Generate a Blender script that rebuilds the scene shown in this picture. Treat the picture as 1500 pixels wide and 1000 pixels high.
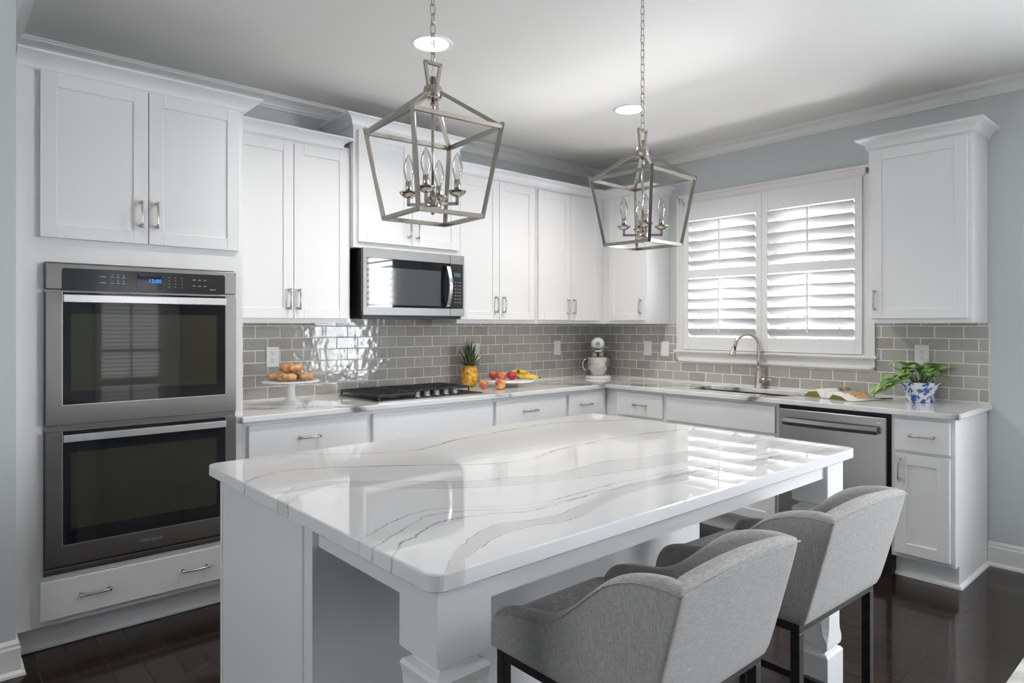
import bpy, bmesh, math, random
from mathutils import Vector, Matrix, noise
for o in list(bpy.data.objects): bpy.data.objects.remove(o, do_unlink=True)
SC = bpy.context.scene
COL = SC.collection
PI = math.pi
random.seed(7)

# ------------------------------------------------------------------ camera
cam_d = bpy.data.cameras.new('camera'); cam = bpy.data.objects.new('camera', cam_d); COL.objects.link(cam)
cam.location = (-4.53, -3.932, 1.3633)
cam.rotation_euler = (PI/2, 0, math.radians(48.5136-90))
cam_d.sensor_width = 36.0; cam_d.lens = 962.97/1500*36.0; cam_d.shift_y = -23.53/1500
cam_d.clip_start = 0.02
SC.camera = cam
# ------------------------------------------------------------------ world, exposure
W = bpy.data.worlds.new('sky'); SC.world = W; W.use_nodes = True
bg = W.node_tree.nodes['Background']; bg.inputs[0].default_value = (0.94, 0.97, 1.0, 1); bg.inputs[1].default_value = 2.95
SC.view_settings.view_transform = 'Standard'; SC.view_settings.look = 'None'
SC.view_settings.exposure = 0.32; SC.view_settings.gamma = 1.0; SC.view_settings.use_curve_mapping = False
SC.cycles.use_denoising = True
SC.cycles.max_bounces = 10; SC.cycles.diffuse_bounces = 5; SC.cycles.glossy_bounces = 5; SC.cycles.transmission_bounces = 8
SC.cycles.transparent_max_bounces = 12
SC.cycles.caustics_reflective = False; SC.cycles.caustics_refractive = False
SC.cycles.sample_clamp_indirect = 6.0

def area(name, loc, rot, sx, sy, power, col=(1,1,1), portal=False, parent=None, shape='RECTANGLE', spread=None):
    d = bpy.data.lights.new(name, 'AREA'); d.shape = shape; d.size = sx; d.size_y = sy; d.energy = power; d.color = col
    if portal: d.cycles.is_portal = True
    if spread: d.spread = spread
    o = bpy.data.objects.new(name, d); COL.objects.link(o); o.location = loc; o.rotation_euler = rot
    if parent: o.parent = parent
    return o
# daylight arriving through the windows of the open-plan room
area('daylight_patio', (0.14, -5.2, 1.52), (0, PI/2, 0), 1.8, 1.65, 280, (0.90, 0.945, 1.0))
area('daylight_kitchen', (0.78, -1.565, 0.68), (0, math.radians(143), 0), 0.8, 1.4, 370, (0.97, 0.98, 1.0))  # unseen lamp added below the sill, standing in for daylight bounced off the ground
area('portal_kitchen', (0.16, -1.565, 1.735), (0, PI/2, 0), 1.2, 1.5, 1, portal=True)
sun_d = bpy.data.lights.new('sun', 'SUN'); sun_d.energy = 4.6; sun_d.angle = 0.02; sun_d.color = (1, 0.96, 0.9)
sun = bpy.data.objects.new('sun', sun_d); COL.objects.link(sun); sun.rotation_euler = (0, math.radians(-32), 0)

# ------------------------------------------------------------------ materials
def s2l(c): return tuple(((v/255)/12.92 if v/255 <= 0.04045 else ((v/255+0.055)/1.055)**2.4) for v in c)
def nd(nt, t, **kw):
    n = nt.nodes.new(t)
    for k, v in kw.items(): setattr(n, k, v)
    return n
def mat(name, rgb, rough=0.5, metal=0.0, spec=0.5, noise_amt=0.0, noise_scale=20, bump=0.0, bump_scale=80, stretch=None, coat=0.0, emit=None, emit_s=0, trans=0.0, ior=1.45, sheen=0.0, aniso=0.0):
    m = bpy.data.materials.new(name); m.use_nodes = True; nt = m.node_tree; b = nt.nodes['Principled BSDF']
    c = s2l(rgb) if max(rgb) > 1 else tuple(rgb)
    b.inputs['Base Color'].default_value = (*c, 1); b.inputs['Roughness'].default_value = rough; b.inputs['Metallic'].default_value = metal
    b.inputs['Specular IOR Level'].default_value = spec; b.inputs['IOR'].default_value = ior
    b.inputs['Coat Weight'].default_value = coat; b.inputs['Transmission Weight'].default_value = trans
    b.inputs['Sheen Weight'].default_value = sheen; b.inputs['Anisotropic'].default_value = aniso
    if emit: b.inputs['Emission Color'].default_value = (*emit, 1); b.inputs['Emission Strength'].default_value = emit_s
    tc = nd(nt, 'ShaderNodeTexCoord'); mp = nd(nt, 'ShaderNodeMapping'); nt.links.new(tc.outputs['Object'], mp.inputs[0])
    if stretch: mp.inputs['Scale'].default_value = stretch
    if noise_amt > 0:
        n = nd(nt, 'ShaderNodeTexNoise'); n.inputs['Scale'].default_value = noise_scale; n.inputs['Detail'].default_value = 4
        nt.links.new(mp.outputs[0], n.inputs['Vector'])
        r = nd(nt, 'ShaderNodeValToRGB')
        r.color_ramp.elements[0].position = 0.3; r.color_ramp.elements[1].position = 0.7
        r.color_ramp.elements[0].color = (*[max(0, v*(1-noise_amt)) for v in c], 1); r.color_ramp.elements[1].color = (*[min(1, v*(1+noise_amt)) for v in c], 1)
        nt.links.new(n.outputs['Fac'], r.inputs[0]); nt.links.new(r.outputs[0], b.inputs['Base Color'])
    if bump > 0:
        n = nd(nt, 'ShaderNodeTexNoise'); n.inputs['Scale'].default_value = bump_scale; n.inputs['Detail'].default_value = 3
        nt.links.new(mp.outputs[0], n.inputs['Vector'])
        bp = nd(nt, 'ShaderNodeBump'); bp.inputs['Strength'].default_value = bump; bp.inputs['Distance'].default_value = 0.01
        nt.links.new(n.outputs['Fac'], bp.inputs['Height']); nt.links.new(bp.outputs[0], b.inputs['Normal'])
    return m
def ramp(nt, src, stops):
    r = nd(nt, 'ShaderNodeValToRGB'); e = r.color_ramp.elements
    while len(e) < len(stops): e.new(0.5)
    for k, (p, c) in enumerate(stops): e[k].position = p; e[k].color = (*c, 1)
    nt.links.new(src, r.inputs[0]); return r
M = {}
M['cab'] = mat('white_cabinet_paint', (0.82, 0.82, 0.825), 0.32, bump=0.02, bump_scale=60)
M['shade'] = mat('shutter_white', (0.84, 0.84, 0.84), 0.35)
M['trim'] = mat('white_trim_paint', (0.80, 0.79, 0.78), 0.35)
M['wall'] = mat('pale_blue_grey_wall_paint', (0.585, 0.612, 0.615), 0.75, bump=0.03, bump_scale=150)
M['ceil'] = mat('ceiling_paint', (0.78, 0.77, 0.75), 0.85, bump=0.03, bump_scale=120)
M['nickel'] = mat('polished_nickel', (0.50, 0.455, 0.41), 0.2, 1.0)
M['pull'] = mat('satin_nickel_pull', (0.55, 0.51, 0.47), 0.22, 1.0)
M['brush'] = mat('brushed_nickel', (0.62, 0.56, 0.50), 0.32, 1.0)
M['steel'] = mat('stainless_steel', (0.40, 0.395, 0.39), 0.30, 1.0, noise_amt=0.05, noise_scale=6, stretch=(1, 1, 60), aniso=0.5)
M['steel_mw'] = mat('brushed_microwave_steel', (0.25, 0.248, 0.245), 0.42, 1.0, noise_amt=0.05, noise_scale=6, stretch=(1, 1, 60), aniso=0.4)
M['steel_dark'] = mat('dark_stainless_steel', (0.27, 0.262, 0.25), 0.27, 1.0, noise_amt=0.05, noise_scale=6, stretch=(1, 1, 60), aniso=0.5)
M['steel_v'] = mat('stainless_steel_vertical_grain', (0.52, 0.51, 0.50), 0.26, 1.0, noise_amt=0.05, noise_scale=6, stretch=(60, 1, 1), aniso=0.5)
M['bar'] = mat('bright_aluminium', (0.80, 0.79, 0.80), 0.25, 1.0)
M['chrome'] = mat('polished_steel', (0.72, 0.69, 0.65), 0.08, 1.0)
M['blackglass'] = mat('black_glass', (0.010, 0.011, 0.013), 0.03, spec=0.45)
M['ovenwin'] = mat('oven_window_glass', (0.035, 0.036, 0.026), 0.03, spec=0.5)
M['mwwin'] = mat('microwave_window_mesh', (0.075, 0.078, 0.082), 0.06, spec=0.6)
M['panel'] = mat('dark_control_panel', (0.03, 0.03, 0.032), 0.12)
M['black'] = mat('black_plastic', (0.012, 0.012, 0.013), 0.4)
M['iron'] = mat('cast_iron', (0.03, 0.031, 0.034), 0.5, bump=0.2, bump_scale=300)
M['knob'] = mat('grey_steel_knob', (0.22, 0.225, 0.24), 0.42, 0.6)
M['legmetal'] = mat('dark_bronze_metal', (0.03, 0.028, 0.027), 0.42, 0.6, noise_amt=0.3, noise_scale=40)
M['grout'] = mat('pale_grout', (0.80, 0.785, 0.75), 0.8)
M['plate'] = mat('white_cover_plate', (0.82, 0.82, 0.83), 0.3)
M['slot'] = mat('outlet_slot', (0.03, 0.03, 0.03), 0.6)
M['porcelain'] = mat('white_porcelain', (0.83, 0.83, 0.82), 0.12, coat=0.3)
M['marble'] = mat('white_stone_disc', (0.78, 0.77, 0.75), 0.2, noise_amt=0.05, noise_scale=10)
M['enamel'] = mat('white_enamel', (0.82, 0.82, 0.82), 0.12, coat=0.5)
M['greyband'] = mat('grey_rubber', (0.10, 0.10, 0.11), 0.5)
M['mark'] = mat('pale_legend', (0.45, 0.45, 0.46), 0.5)
M['led'] = mat('blue_display_digits', (0.0, 0.1, 0.3), 0.5, emit=(0.02, 0.35, 1.0), emit_s=1.2)
M['lcd'] = mat('display_glass', (0.01, 0.008, 0.03), 0.05)
M['lcd2'] = mat('grey_blue_display', (0.10, 0.15, 0.17), 0.1)
M['lens'] = mat('lit_lens', (0.9, 0.9, 0.9), 0.5, emit=(1, 0.99, 0.97), emit_s=14)
M['dirt'] = mat('potting_soil', (0.03, 0.02, 0.015), 0.9)
M['stem'] = mat('green_stem', (0.16, 0.25, 0.07), 0.5)
M['paper'] = mat('page_paper', (0.78, 0.77, 0.73), 0.5)
M['pagehollow'] = mat('painted_hollow_shade', (0.20, 0.155, 0.03), 0.6)
M['cover'] = mat('blue_green_book_cover', (0.10, 0.22, 0.24), 0.4)
M['photo1'] = mat('food_photo_orange', (0.62, 0.36, 0.16), 0.4, noise_amt=0.6, noise_scale=60)
M['photo2'] = mat('food_photo_mauve', (0.45, 0.30, 0.33), 0.4, noise_amt=0.5, noise_scale=50)
M['photo3'] = mat('food_photo_brown', (0.33, 0.17, 0.10), 0.4, noise_amt=0.7, noise_scale=80)
M['fence'] = mat('weathered_fence', (0.34, 0.35, 0.33), 0.8, noise_amt=0.5, noise_scale=3, stretch=(1, 8, 1))
M['ground'] = mat('pale_patio_concrete', (0.62, 0.61, 0.58), 0.9, noise_amt=0.1, noise_scale=4)
M['sinksteel'] = mat('sink_steel', (0.50, 0.48, 0.45), 0.3, 1.0)
M['door'] = mat('stained_door', (0.20, 0.17, 0.14), 0.4)

def glass_mat(name, tint=(1, 1, 1), base=0.0):
    m = bpy.data.materials.new(name); m.use_nodes = True; nt = m.node_tree; nt.nodes.clear()
    out = nd(nt, 'ShaderNodeOutputMaterial'); mix = nd(nt, 'ShaderNodeMixShader'); t = nd(nt, 'ShaderNodeBsdfTransparent'); g = nd(nt, 'ShaderNodeBsdfGlossy')
    t.inputs[0].default_value = (*tint, 1); g.inputs['Roughness'].default_value = 0.02
    lw = nd(nt, 'ShaderNodeLayerWeight'); lw.inputs[0].default_value = 0.35
    mr = nd(nt, 'ShaderNodeMapRange'); mr.inputs['To Min'].default_value = 0.04 + base; mr.inputs['To Max'].default_value = 0.75
    nt.links.new(lw.outputs['Fresnel'], mr.inputs['Value']); nt.links.new(mr.outputs[0], mix.inputs[0])
    nt.links.new(t.outputs[0], mix.inputs[1]); nt.links.new(g.outputs[0], mix.inputs[2]); nt.links.new(mix.outputs[0], out.inputs[0])
    return m
M['glass'] = glass_mat('window_glass'); M['bulb'] = glass_mat('clear_bulb_glass', (0.93, 0.93, 0.92), 0.06)

def tile_mat():
    m = mat('glazed_taupe_tile', (150, 146, 138), 0.09, spec=0.5, coat=0.0); nt = m.node_tree; b = nt.nodes['Principled BSDF']
    geo = nd(nt, 'ShaderNodeNewGeometry')
    r = ramp(nt, geo.outputs['Random Per Island'], [(0.0, s2l((166, 163, 157))), (0.5, s2l((175, 172, 166))), (1.0, s2l((183, 180, 174)))])
    tc = nd(nt, 'ShaderNodeTexCoord'); mp = nd(nt, 'ShaderNodeMapping'); mp.inputs['Scale'].default_value = (9, 9, 60); nt.links.new(tc.outputs['Object'], mp.inputs[0])
    n = nd(nt, 'ShaderNodeTexNoise'); n.inputs['Scale'].default_value = 2; nt.links.new(mp.outputs[0], n.inputs['Vector'])
    mx = nd(nt, 'ShaderNodeMixRGB', blend_type='MULTIPLY'); mx.inputs[0].default_value = 0.35
    r2 = ramp(nt, n.outputs['Fac'], [(0.3, (0.75, 0.75, 0.75)), (0.7, (1.1, 1.1, 1.1))])
    nt.links.new(r.outputs[0], mx.inputs[1]); nt.links.new(r2.outputs[0], mx.inputs[2]); nt.links.new(mx.outputs[0], b.inputs['Base Color'])
    n2 = nd(nt, 'ShaderNodeTexNoise'); n2.inputs['Scale'].default_value = 22; n2.inputs['Detail'].default_value = 1; nt.links.new(tc.outputs['Object'], n2.inputs['Vector'])
    bp = nd(nt, 'ShaderNodeBump'); bp.inputs['Strength'].default_value = 0.35; bp.inputs['Distance'].default_value = 0.004
    nt.links.new(n2.outputs['Fac'], bp.inputs['Height']); nt.links.new(bp.outputs[0], b.inputs['Normal']); nt.links.new(bp.outputs[0], b.inputs['Coat Normal'])
    return m
M['tile'] = tile_mat()

def floor_mat():
    m = mat('dark_espresso_planks', (0.03, 0.02, 0.015), 0.11, spec=0.45); nt = m.node_tree; b = nt.nodes['Principled BSDF']
    tc = nd(nt, 'ShaderNodeTexCoord'); mp = nd(nt, 'ShaderNodeMapping'); mp.inputs['Rotation'].default_value = (0, 0, PI/2); nt.links.new(tc.outputs['Object'], mp.inputs[0])
    br = nd(nt, 'ShaderNodeTexBrick'); br.offset = 0.37; br.inputs['Scale'].default_value = 1.0; br.inputs['Brick Width'].default_value = 1.15; br.inputs['Row Height'].default_value = 0.108
    br.inputs['Mortar Size'].default_value = 0.0030; br.inputs['Mortar Smooth'].default_value = 0.6; br.inputs['Bias'].default_value = 0.0
    br.inputs['Color1'].default_value = (0.012, 0.008, 0.0062, 1); br.inputs['Color2'].default_value = (0.024, 0.015, 0.011, 1); br.inputs['Mortar'].default_value = (0.012, 0.009, 0.008, 1)
    nt.links.new(mp.outputs[0], br.inputs['Vector'])
    mp2 = nd(nt, 'ShaderNodeMapping'); mp2.inputs['Scale'].default_value = (40, 2.2, 1); nt.links.new(tc.outputs['Object'], mp2.inputs[0])
    n = nd(nt, 'ShaderNodeTexNoise'); n.inputs['Scale'].default_value = 2.0; n.inputs['Detail'].default_value = 6; nt.links.new(mp2.outputs[0], n.inputs['Vector'])
    r = ramp(nt, n.outputs['Fac'], [(0.25, (0.55, 0.55, 0.55)), (0.75, (1.45, 1.4, 1.35))])
    mx = nd(nt, 'ShaderNodeMixRGB', blend_type='MULTIPLY'); mx.inputs[0].default_value = 1.0
    nt.links.new(br.outputs['Color'], mx.inputs[1]); nt.links.new(r.outputs[0], mx.inputs[2]); nt.links.new(mx.outputs[0], b.inputs['Base Color'])
    bp = nd(nt, 'ShaderNodeBump'); bp.inputs['Strength'].default_value = 0.9; bp.inputs['Distance'].default_value = 0.004
    inv = nd(nt, 'ShaderNodeMath', operation='MULTIPLY_ADD'); inv.inputs[1].default_value = -1.0
    sc = nd(nt, 'ShaderNodeMath', operation='MULTIPLY'); sc.inputs[1].default_value = 0.05; nt.links.new(n.outputs['Fac'], sc.inputs[0])
    nt.links.new(br.outputs['Fac'], inv.inputs[0]); nt.links.new(sc.outputs[0], inv.inputs[2]); nt.links.new(inv.outputs[0], bp.inputs['Height']); nt.links.new(bp.outputs[0], b.inputs['Normal'])
    return m
M['floor'] = floor_mat()

def fabric_mat():
    m = mat('oatmeal_linen_weave', (0.46, 0.445, 0.425), 0.9, spec=0.2, sheen=0.25); nt = m.node_tree; b = nt.nodes['Principled BSDF']
    tc = nd(nt, 'ShaderNodeTexCoord')
    fac = []
    for sc in ((60, 60, 900), (900, 900, 60)):
        mp = nd(nt, 'ShaderNodeMapping'); mp.inputs['Scale'].default_value = sc; nt.links.new(tc.outputs['Object'], mp.inputs[0])
        n = nd(nt, 'ShaderNodeTexNoise'); n.inputs['Scale'].default_value = 1.0; n.inputs['Detail'].default_value = 3; nt.links.new(mp.outputs[0], n.inputs['Vector']); fac.append(n.outputs['Fac'])
    ad = nd(nt, 'ShaderNodeMath', operation='ADD'); nt.links.new(fac[0], ad.inputs[0]); nt.links.new(fac[1], ad.inputs[1])
    hv = nd(nt, 'ShaderNodeMath', operation='MULTIPLY'); hv.inputs[1].default_value = 0.5; nt.links.new(ad.outputs[0], hv.inputs[0])
    r = ramp(nt, hv.outputs[0], [(0.36, (0.28, 0.27, 0.26)), (0.5, (0.41, 0.40, 0.39)), (0.64, (0.54, 0.53, 0.52))])
    nt.links.new(r.outputs[0], b.inputs['Base Color'])
    bp = nd(nt, 'ShaderNodeBump'); bp.inputs['Strength'].default_value = 0.25; bp.inputs['Distance'].default_value = 0.002; nt.links.new(hv.outputs[0], bp.inputs['Height']); nt.links.new(bp.outputs[0], b.inputs['Normal'])
    return m
M['fabric'] = fabric_mat()

def quartz_mat(name, veins, bands, generic=False):
    """white quartz; each vein is a curve y(x) over the slab"""
    X0, XS, Y0, YS = -3.90, 1.96, -3.02, 1.42
    m = mat(name, (0.80, 0.80, 0.80), 0.02, spec=0.5, coat=0.4); nt = m.node_tree; b = nt.nodes['Principled BSDF']; L = nt.links.new
    tc = nd(nt, 'ShaderNodeTexCoord'); sp = nd(nt, 'ShaderNodeSeparateXYZ'); L(tc.outputs['Object'], sp.inputs[0])
    def math_(op, a, c=None, d=None):
        n = nd(nt, 'ShaderNodeMath', operation=op)
        for k, v in enumerate((a, c, d)):
            if v is None: continue
            if isinstance(v, (int, float)): n.inputs[k].default_value = v
            else: L(v, n.inputs[k])
        return n.outputs[0]
    def nz(scale, detail=4, stretch=None):
        n = nd(nt, 'ShaderNodeTexNoise'); n.inputs['Scale'].default_value = scale; n.inputs['Detail'].default_value = detail
        if stretch:
            mp = nd(nt, 'ShaderNodeMapping'); mp.inputs['Scale'].default_value = stretch; L(tc.outputs['Object'], mp.inputs[0]); L(mp.outputs[0], n.inputs['Vector'])
        else: L(tc.outputs['Object'], n.inputs['Vector'])
        return n.outputs['Fac']
    def sstep(v, lo, hi, a=0.0, c=1.0):
        n = nd(nt, 'ShaderNodeMapRange', interpolation_type='SMOOTHSTEP'); L(v, n.inputs['Value'])
        n.inputs['From Min'].default_value = lo; n.inputs['From Max'].default_value = hi; n.inputs['To Min'].default_value = a; n.inputs['To Max'].default_value = c
        return n.outputs[0]
    dark = None; band = None
    def mx(a, c): return c if a is None else math_('MAXIMUM', a, c)
    wob = math_('ADD', math_('MULTIPLY_ADD', nz(22, 6), 0.026, -0.013), math_('MULTIPLY_ADD', nz(110, 3), 0.007, -0.0035))
    wob2 = math_('MULTIPLY_ADD', nz(5, 3), 0.03, -0.015)
    brk = sstep(nz(7, 3), 0.38, 0.62, 0.15, 1.0)
    if not generic:
        xn = math_('MULTIPLY_ADD', sp.outputs['X'], 1/XS, -X0/XS)
        y = math_('ADD', sp.outputs['Y'], wob)
        def curve(pts):
            fc = nd(nt, 'ShaderNodeFloatCurve'); c = fc.mapping.curves[0]
            P = [((px-X0)/XS, (py-Y0)/YS) for px, py in pts]
            while len(c.points) < len(P): c.points.new(0.5, 0.5)
            for k, q in enumerate(P): c.points[k].location = q
            fc.mapping.use_clip = False; fc.mapping.update(); L(xn, fc.inputs['Value'])
            return math_('MULTIPLY_ADD', fc.outputs[0], YS, Y0)
        cv = {k: curve(p) for k, (p, w, s) in veins.items()}
        for k, (p, w, s) in veins.items():
            d = math_('ABSOLUTE', math_('SUBTRACT', y, cv[k]))
            dark = mx(dark, math_('MULTIPLY', sstep(d, 0, w*0.8, min(1.0, s*1.35), 0.0), brk))
            band = mx(band, sstep(d, 0, w*2.6, 0.30*s, 0.0))
        for hi, lo, s in bands:
            a = sstep(math_('SUBTRACT', cv[hi], y), -0.004, 0.008); c = sstep(math_('SUBTRACT', y, cv[lo]), -0.004, 0.008)
            band = mx(band, math_('MULTIPLY', math_('MULTIPLY', a, c), s))
    else:
        w = nd(nt, 'ShaderNodeTexWave', wave_type='BANDS', bands_direction='DIAGONAL', wave_profile='SIN')
        w.inputs['Scale'].default_value = 0.55; w.inputs['Distortion'].default_value = 9; w.inputs['Detail'].default_value = 4; w.inputs['Detail Scale'].default_value = 0.8; w.inputs['Detail Roughness'].default_value = 0.55
        L(tc.outputs['Object'], w.inputs['Vector'])
        dark = math_('MULTIPLY', sstep(w.outputs['Fac'], 0.955, 1.0, 0.0, 0.9), brk)
        band = sstep(w.outputs['Fac'], 0.75, 1.0, 0.0, 0.45)
    n1 = nd(nt, 'ShaderNodeMixRGB'); n1.inputs[1].default_value = (0.84, 0.84, 0.845, 1); n1.inputs[2].default_value = (0.53, 0.525, 0.51, 1); L(band, n1.inputs[0])
    n2 = nd(nt, 'ShaderNodeMixRGB'); n2.inputs[2].default_value = (0.12, 0.12, 0.118, 1); L(n1.outputs[0], n2.inputs[1]); L(dark, n2.inputs[0])
    L(n2.outputs[0], b.inputs['Base Color'])
    return m
VE = {
 'a': ([(-3.70,-1.55),(-3.572,-1.699),(-3.455,-1.816),(-3.336,-1.891),(-3.236,-1.925),(-3.139,-1.908),(-3.018,-1.862),(-2.86,-1.833),(-2.604,-1.80),(-2.354,-1.805),(-2.167,-1.891),(-1.98,-2.0)], 0.008, 0.62),
 'b': ([(-3.90,-2.06),(-3.853,-2.014),(-3.798,-1.972),(-3.703,-1.943),(-3.611,-1.975),(-3.484,-2.06),(-3.343,-2.158),(-3.138,-2.297),(-3.013,-2.32),(-2.862,-2.267),(-2.669,-2.249),(-2.456,-2.234),(-2.253,-2.265),(-1.96,-2.32)], 0.007, 0.8),
 'c': ([(-3.90,-2.33),(-3.877,-2.284),(-3.809,-2.198),(-3.753,-2.157),(-3.677,-2.17),(-3.584,-2.239),(-3.466,-2.343),(-3.384,-2.416),(-3.263,-2.469),(-3.141,-2.517),(-3.003,-2.52),(-2.871,-2.505),(-2.695,-2.555),(-2.3,-2.62),(-1.96,-2.66)], 0.006, 0.5),
 'd': ([(-3.90,-2.37),(-3.864,-2.329),(-3.80,-2.263),(-3.73,-2.228),(-3.645,-2.271),(-3.568,-2.361),(-3.455,-2.461),(-3.322,-2.537),(-3.14,-2.60),(-2.966,-2.635),(-2.80,-2.665),(-2.3,-2.74),(-1.96,-2.76)], 0.006, 0.5),
 'e': ([(-3.90,-2.715),(-3.846,-2.683),(-3.777,-2.644),(-3.706,-2.609),(-3.636,-2.596),(-3.572,-2.62),(-3.489,-2.678),(-3.395,-2.727),(-3.25,-2.731),(-3.074,-2.725),(-2.7,-2.76),(-1.96,-2.83)], 0.004, 0.55),
 'f': ([(-3.90,-2.77),(-3.846,-2.741),(-3.779,-2.706),(-3.71,-2.662),(-3.64,-2.638),(-3.561,-2.662),(-3.417,-2.749),(-3.252,-2.757),(-1.96,-2.88)], 0.004, 0.55),
 'g': ([(-3.90,-2.86),(-3.85,-2.812),(-3.804,-2.767),(-3.744,-2.737),(-3.689,-2.708),(-3.642,-2.695),(-3.558,-2.711),(-3.441,-2.765),(-3.2,-2.76),(-1.96,-2.91)], 0.005, 0.7),
 'h': ([(-3.90,-3.02),(-3.832,-2.96),(-3.775,-2.899),(-3.707,-2.852),(-3.62,-2.808),(-3.552,-2.802),(-3.452,-2.834),(-3.283,-2.809),(-3.123,-2.765),(-2.985,-2.76),(-2.6,-2.80),(-1.96,-2.93)], 0.005, 0.55),
 'i': ([(-3.90,-3.02),(-3.798,-2.964),(-3.756,-2.925),(-3.697,-2.894),(-3.618,-2.861),(-3.519,-2.858),(-3.412,-2.883),(-3.276,-2.849),(-3.13,-2.818),(-2.9,-2.83),(-2.6,-2.87),(-1.96,-2.96)], 0.004, 0.5),
}
M['island_top'] = quartz_mat('veined_white_quartz_slab', VE, [('c', 'd', 0.40), ('h', 'i', 0.58)])
M['counter'] = quartz_mat('veined_white_quartz_worktop', {}, [], generic=True)

# ------------------------------------------------------------------ mesh builder
class MB:
    def __init__(s): s.bm = bmesh.new()
    def box(s, x0, x1, y0, y1, z0, z1, mtx=None):
        vs = [s.bm.verts.new(mtx @ Vector(p) if mtx else p) for p in ((x0,y0,z0),(x1,y0,z0),(x1,y1,z0),(x0,y1,z0),(x0,y0,z1),(x1,y0,z1),(x1,y1,z1),(x0,y1,z1))]
        for f in ((3,2,1,0),(4,5,6,7),(0,1,5,4),(1,2,6,5),(2,3,7,6),(3,0,4,7)): s.bm.faces.new([vs[i] for i in f])
        return s
    def rings(s, R, cap0=True, cap1=True, closed=True, smooth=True, loop=False):
        V = [[s.bm.verts.new(p) for p in r] for r in R]
        pairs = list(zip(V, V[1:])) + ([(V[-1], V[0])] if loop else [])
        for a, b in pairs:
            n = len(a)
            for k in range(n if closed else n-1):
                q = [a[k], a[(k+1) % n], b[(k+1) % n], b[k]]
                f = s.bm.faces.new(q); f.smooth = smooth
        if not loop:
            if cap0: s.bm.faces.new(V[0][::-1])
            if cap1: s.bm.faces.new(V[-1])
        return V
    def lathe(s, prof, c=(0,0,0), n=24, mtx=None, cap0=True, cap1=True, sx=1, sy=1):
        R = []
        for r, z in prof:
            r = max(r, 1e-4)
            ring = [Vector((c[0]+r*sx*math.cos(2*PI*k/n), c[1]+r*sy*math.sin(2*PI*k/n), c[2]+z)) for k in range(n)]
            if mtx: ring = [mtx @ p for p in ring]
            R.append(ring)
        s.rings(R, cap0, cap1); return s
    def tube(s, pts, r, n=10, square=False, smooth=True, caps=True, up=None, loop=False, flat=1.0):
        P = [Vector(p) for p in pts]; R = []; N = len(P)
        rr = r if isinstance(r, (list, tuple)) else [r]*N
        if square: n = 4
        t0 = (P[1]-P[0]).normalized()
        u = Vector(up) if up else (Vector((0,0,1)) if abs(t0.z) < 0.9 else Vector((0,1,0)))
        u = (u - t0*u.dot(t0)).normalized()
        for k in range(N):
            if loop: t = (P[(k+1) % N]-P[k-1]).normalized()
            else: t = (P[min(k+1,N-1)]-P[max(k-1,0)]).normalized()
            u = (u - t*u.dot(t)).normalized(); v = t.cross(u)
            a0 = PI/4 if square else 0; rad = rr[k]*(math.sqrt(2) if square else 1)
            R.append([P[k] + u*rad*math.cos(a0+2*PI*j/n) + v*rad*flat*math.sin(a0+2*PI*j/n) for j in range(n)])
        s.rings(R, caps, caps, smooth=(smooth and not square), loop=loop); return s
    def prism(s, poly, a, b, axis='z'):
        def m(p, t): return {'z': (p[0], p[1], t), 'x': (t, p[0], p[1]), 'y': (p[0], t, p[1])}[axis]
        lo = [s.bm.verts.new(m(p, a)) for p in poly]; hi = [s.bm.verts.new(m(p, b)) for p in poly]; n = len(poly)
        s.bm.faces.new(lo[::-1]); s.bm.faces.new(hi)
        for k in range(n): s.bm.faces.new([lo[k], lo[(k+1) % n], hi[(k+1) % n], hi[k]])
        return s
    def grid(s, us, vs, inc, w0, w1, axis='z'):
        def m(u, v, w): return {'z': (u, v, w), 'x': (w, u, v), 'y': (u, w, v)}[axis]
        vt = {}
        def V(i, j, k):
            if (i,j,k) not in vt: vt[(i,j,k)] = s.bm.verts.new(m(us[i], vs[j], (w0, w1)[k]))
            return vt[(i,j,k)]
        ni, nj = len(us)-1, len(vs)-1
        ok = lambda i, j: 0 <= i < ni and 0 <= j < nj and inc(i, j)
        for i in range(ni):
            for j in range(nj):
                if not ok(i, j): continue
                s.bm.faces.new([V(i,j,1),V(i+1,j,1),V(i+1,j+1,1),V(i,j+1,1)]); s.bm.faces.new([V(i,j,0),V(i,j+1,0),V(i+1,j+1,0),V(i+1,j,0)])
                if not ok(i-1,j): s.bm.faces.new([V(i,j,0),V(i,j,1),V(i,j+1,1),V(i,j+1,0)])
                if not ok(i+1,j): s.bm.faces.new([V(i+1,j,0),V(i+1,j+1,0),V(i+1,j+1,1),V(i+1,j,1)])
                if not ok(i,j-1): s.bm.faces.new([V(i,j,0),V(i+1,j,0),V(i+1,j,1),V(i,j,1)])
                if not ok(i,j+1): s.bm.faces.new([V(i,j+1,0),V(i,j+1,1),V(i+1,j+1,1),V(i+1,j+1,0)])
        return s
    def sweep(s, path, prof):
        """profile (out, z) along a plan path, out to the right of travel, mitred"""
        P = [Vector((p[0], p[1])) for p in path]; N = len(P); R = []
        for k in range(N):
            d0 = (P[k]-P[k-1]).normalized() if k > 0 else None
            d1 = (P[k+1]-P[k]).normalized() if k < N-1 else None
            nrm = lambda d: Vector((d.y, -d.x))
            if d0 is None: o = nrm(d1)
            elif d1 is None: o = nrm(d0)
            else:
                b = nrm(d0)+nrm(d1); o = b / max(0.2, (1+nrm(d0).dot(nrm(d1))))
            R.append([(P[k].x+o.x*u, P[k].y+o.y*u, z) for u, z in prof])
        s.rings(R, smooth=False); return s
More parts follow.
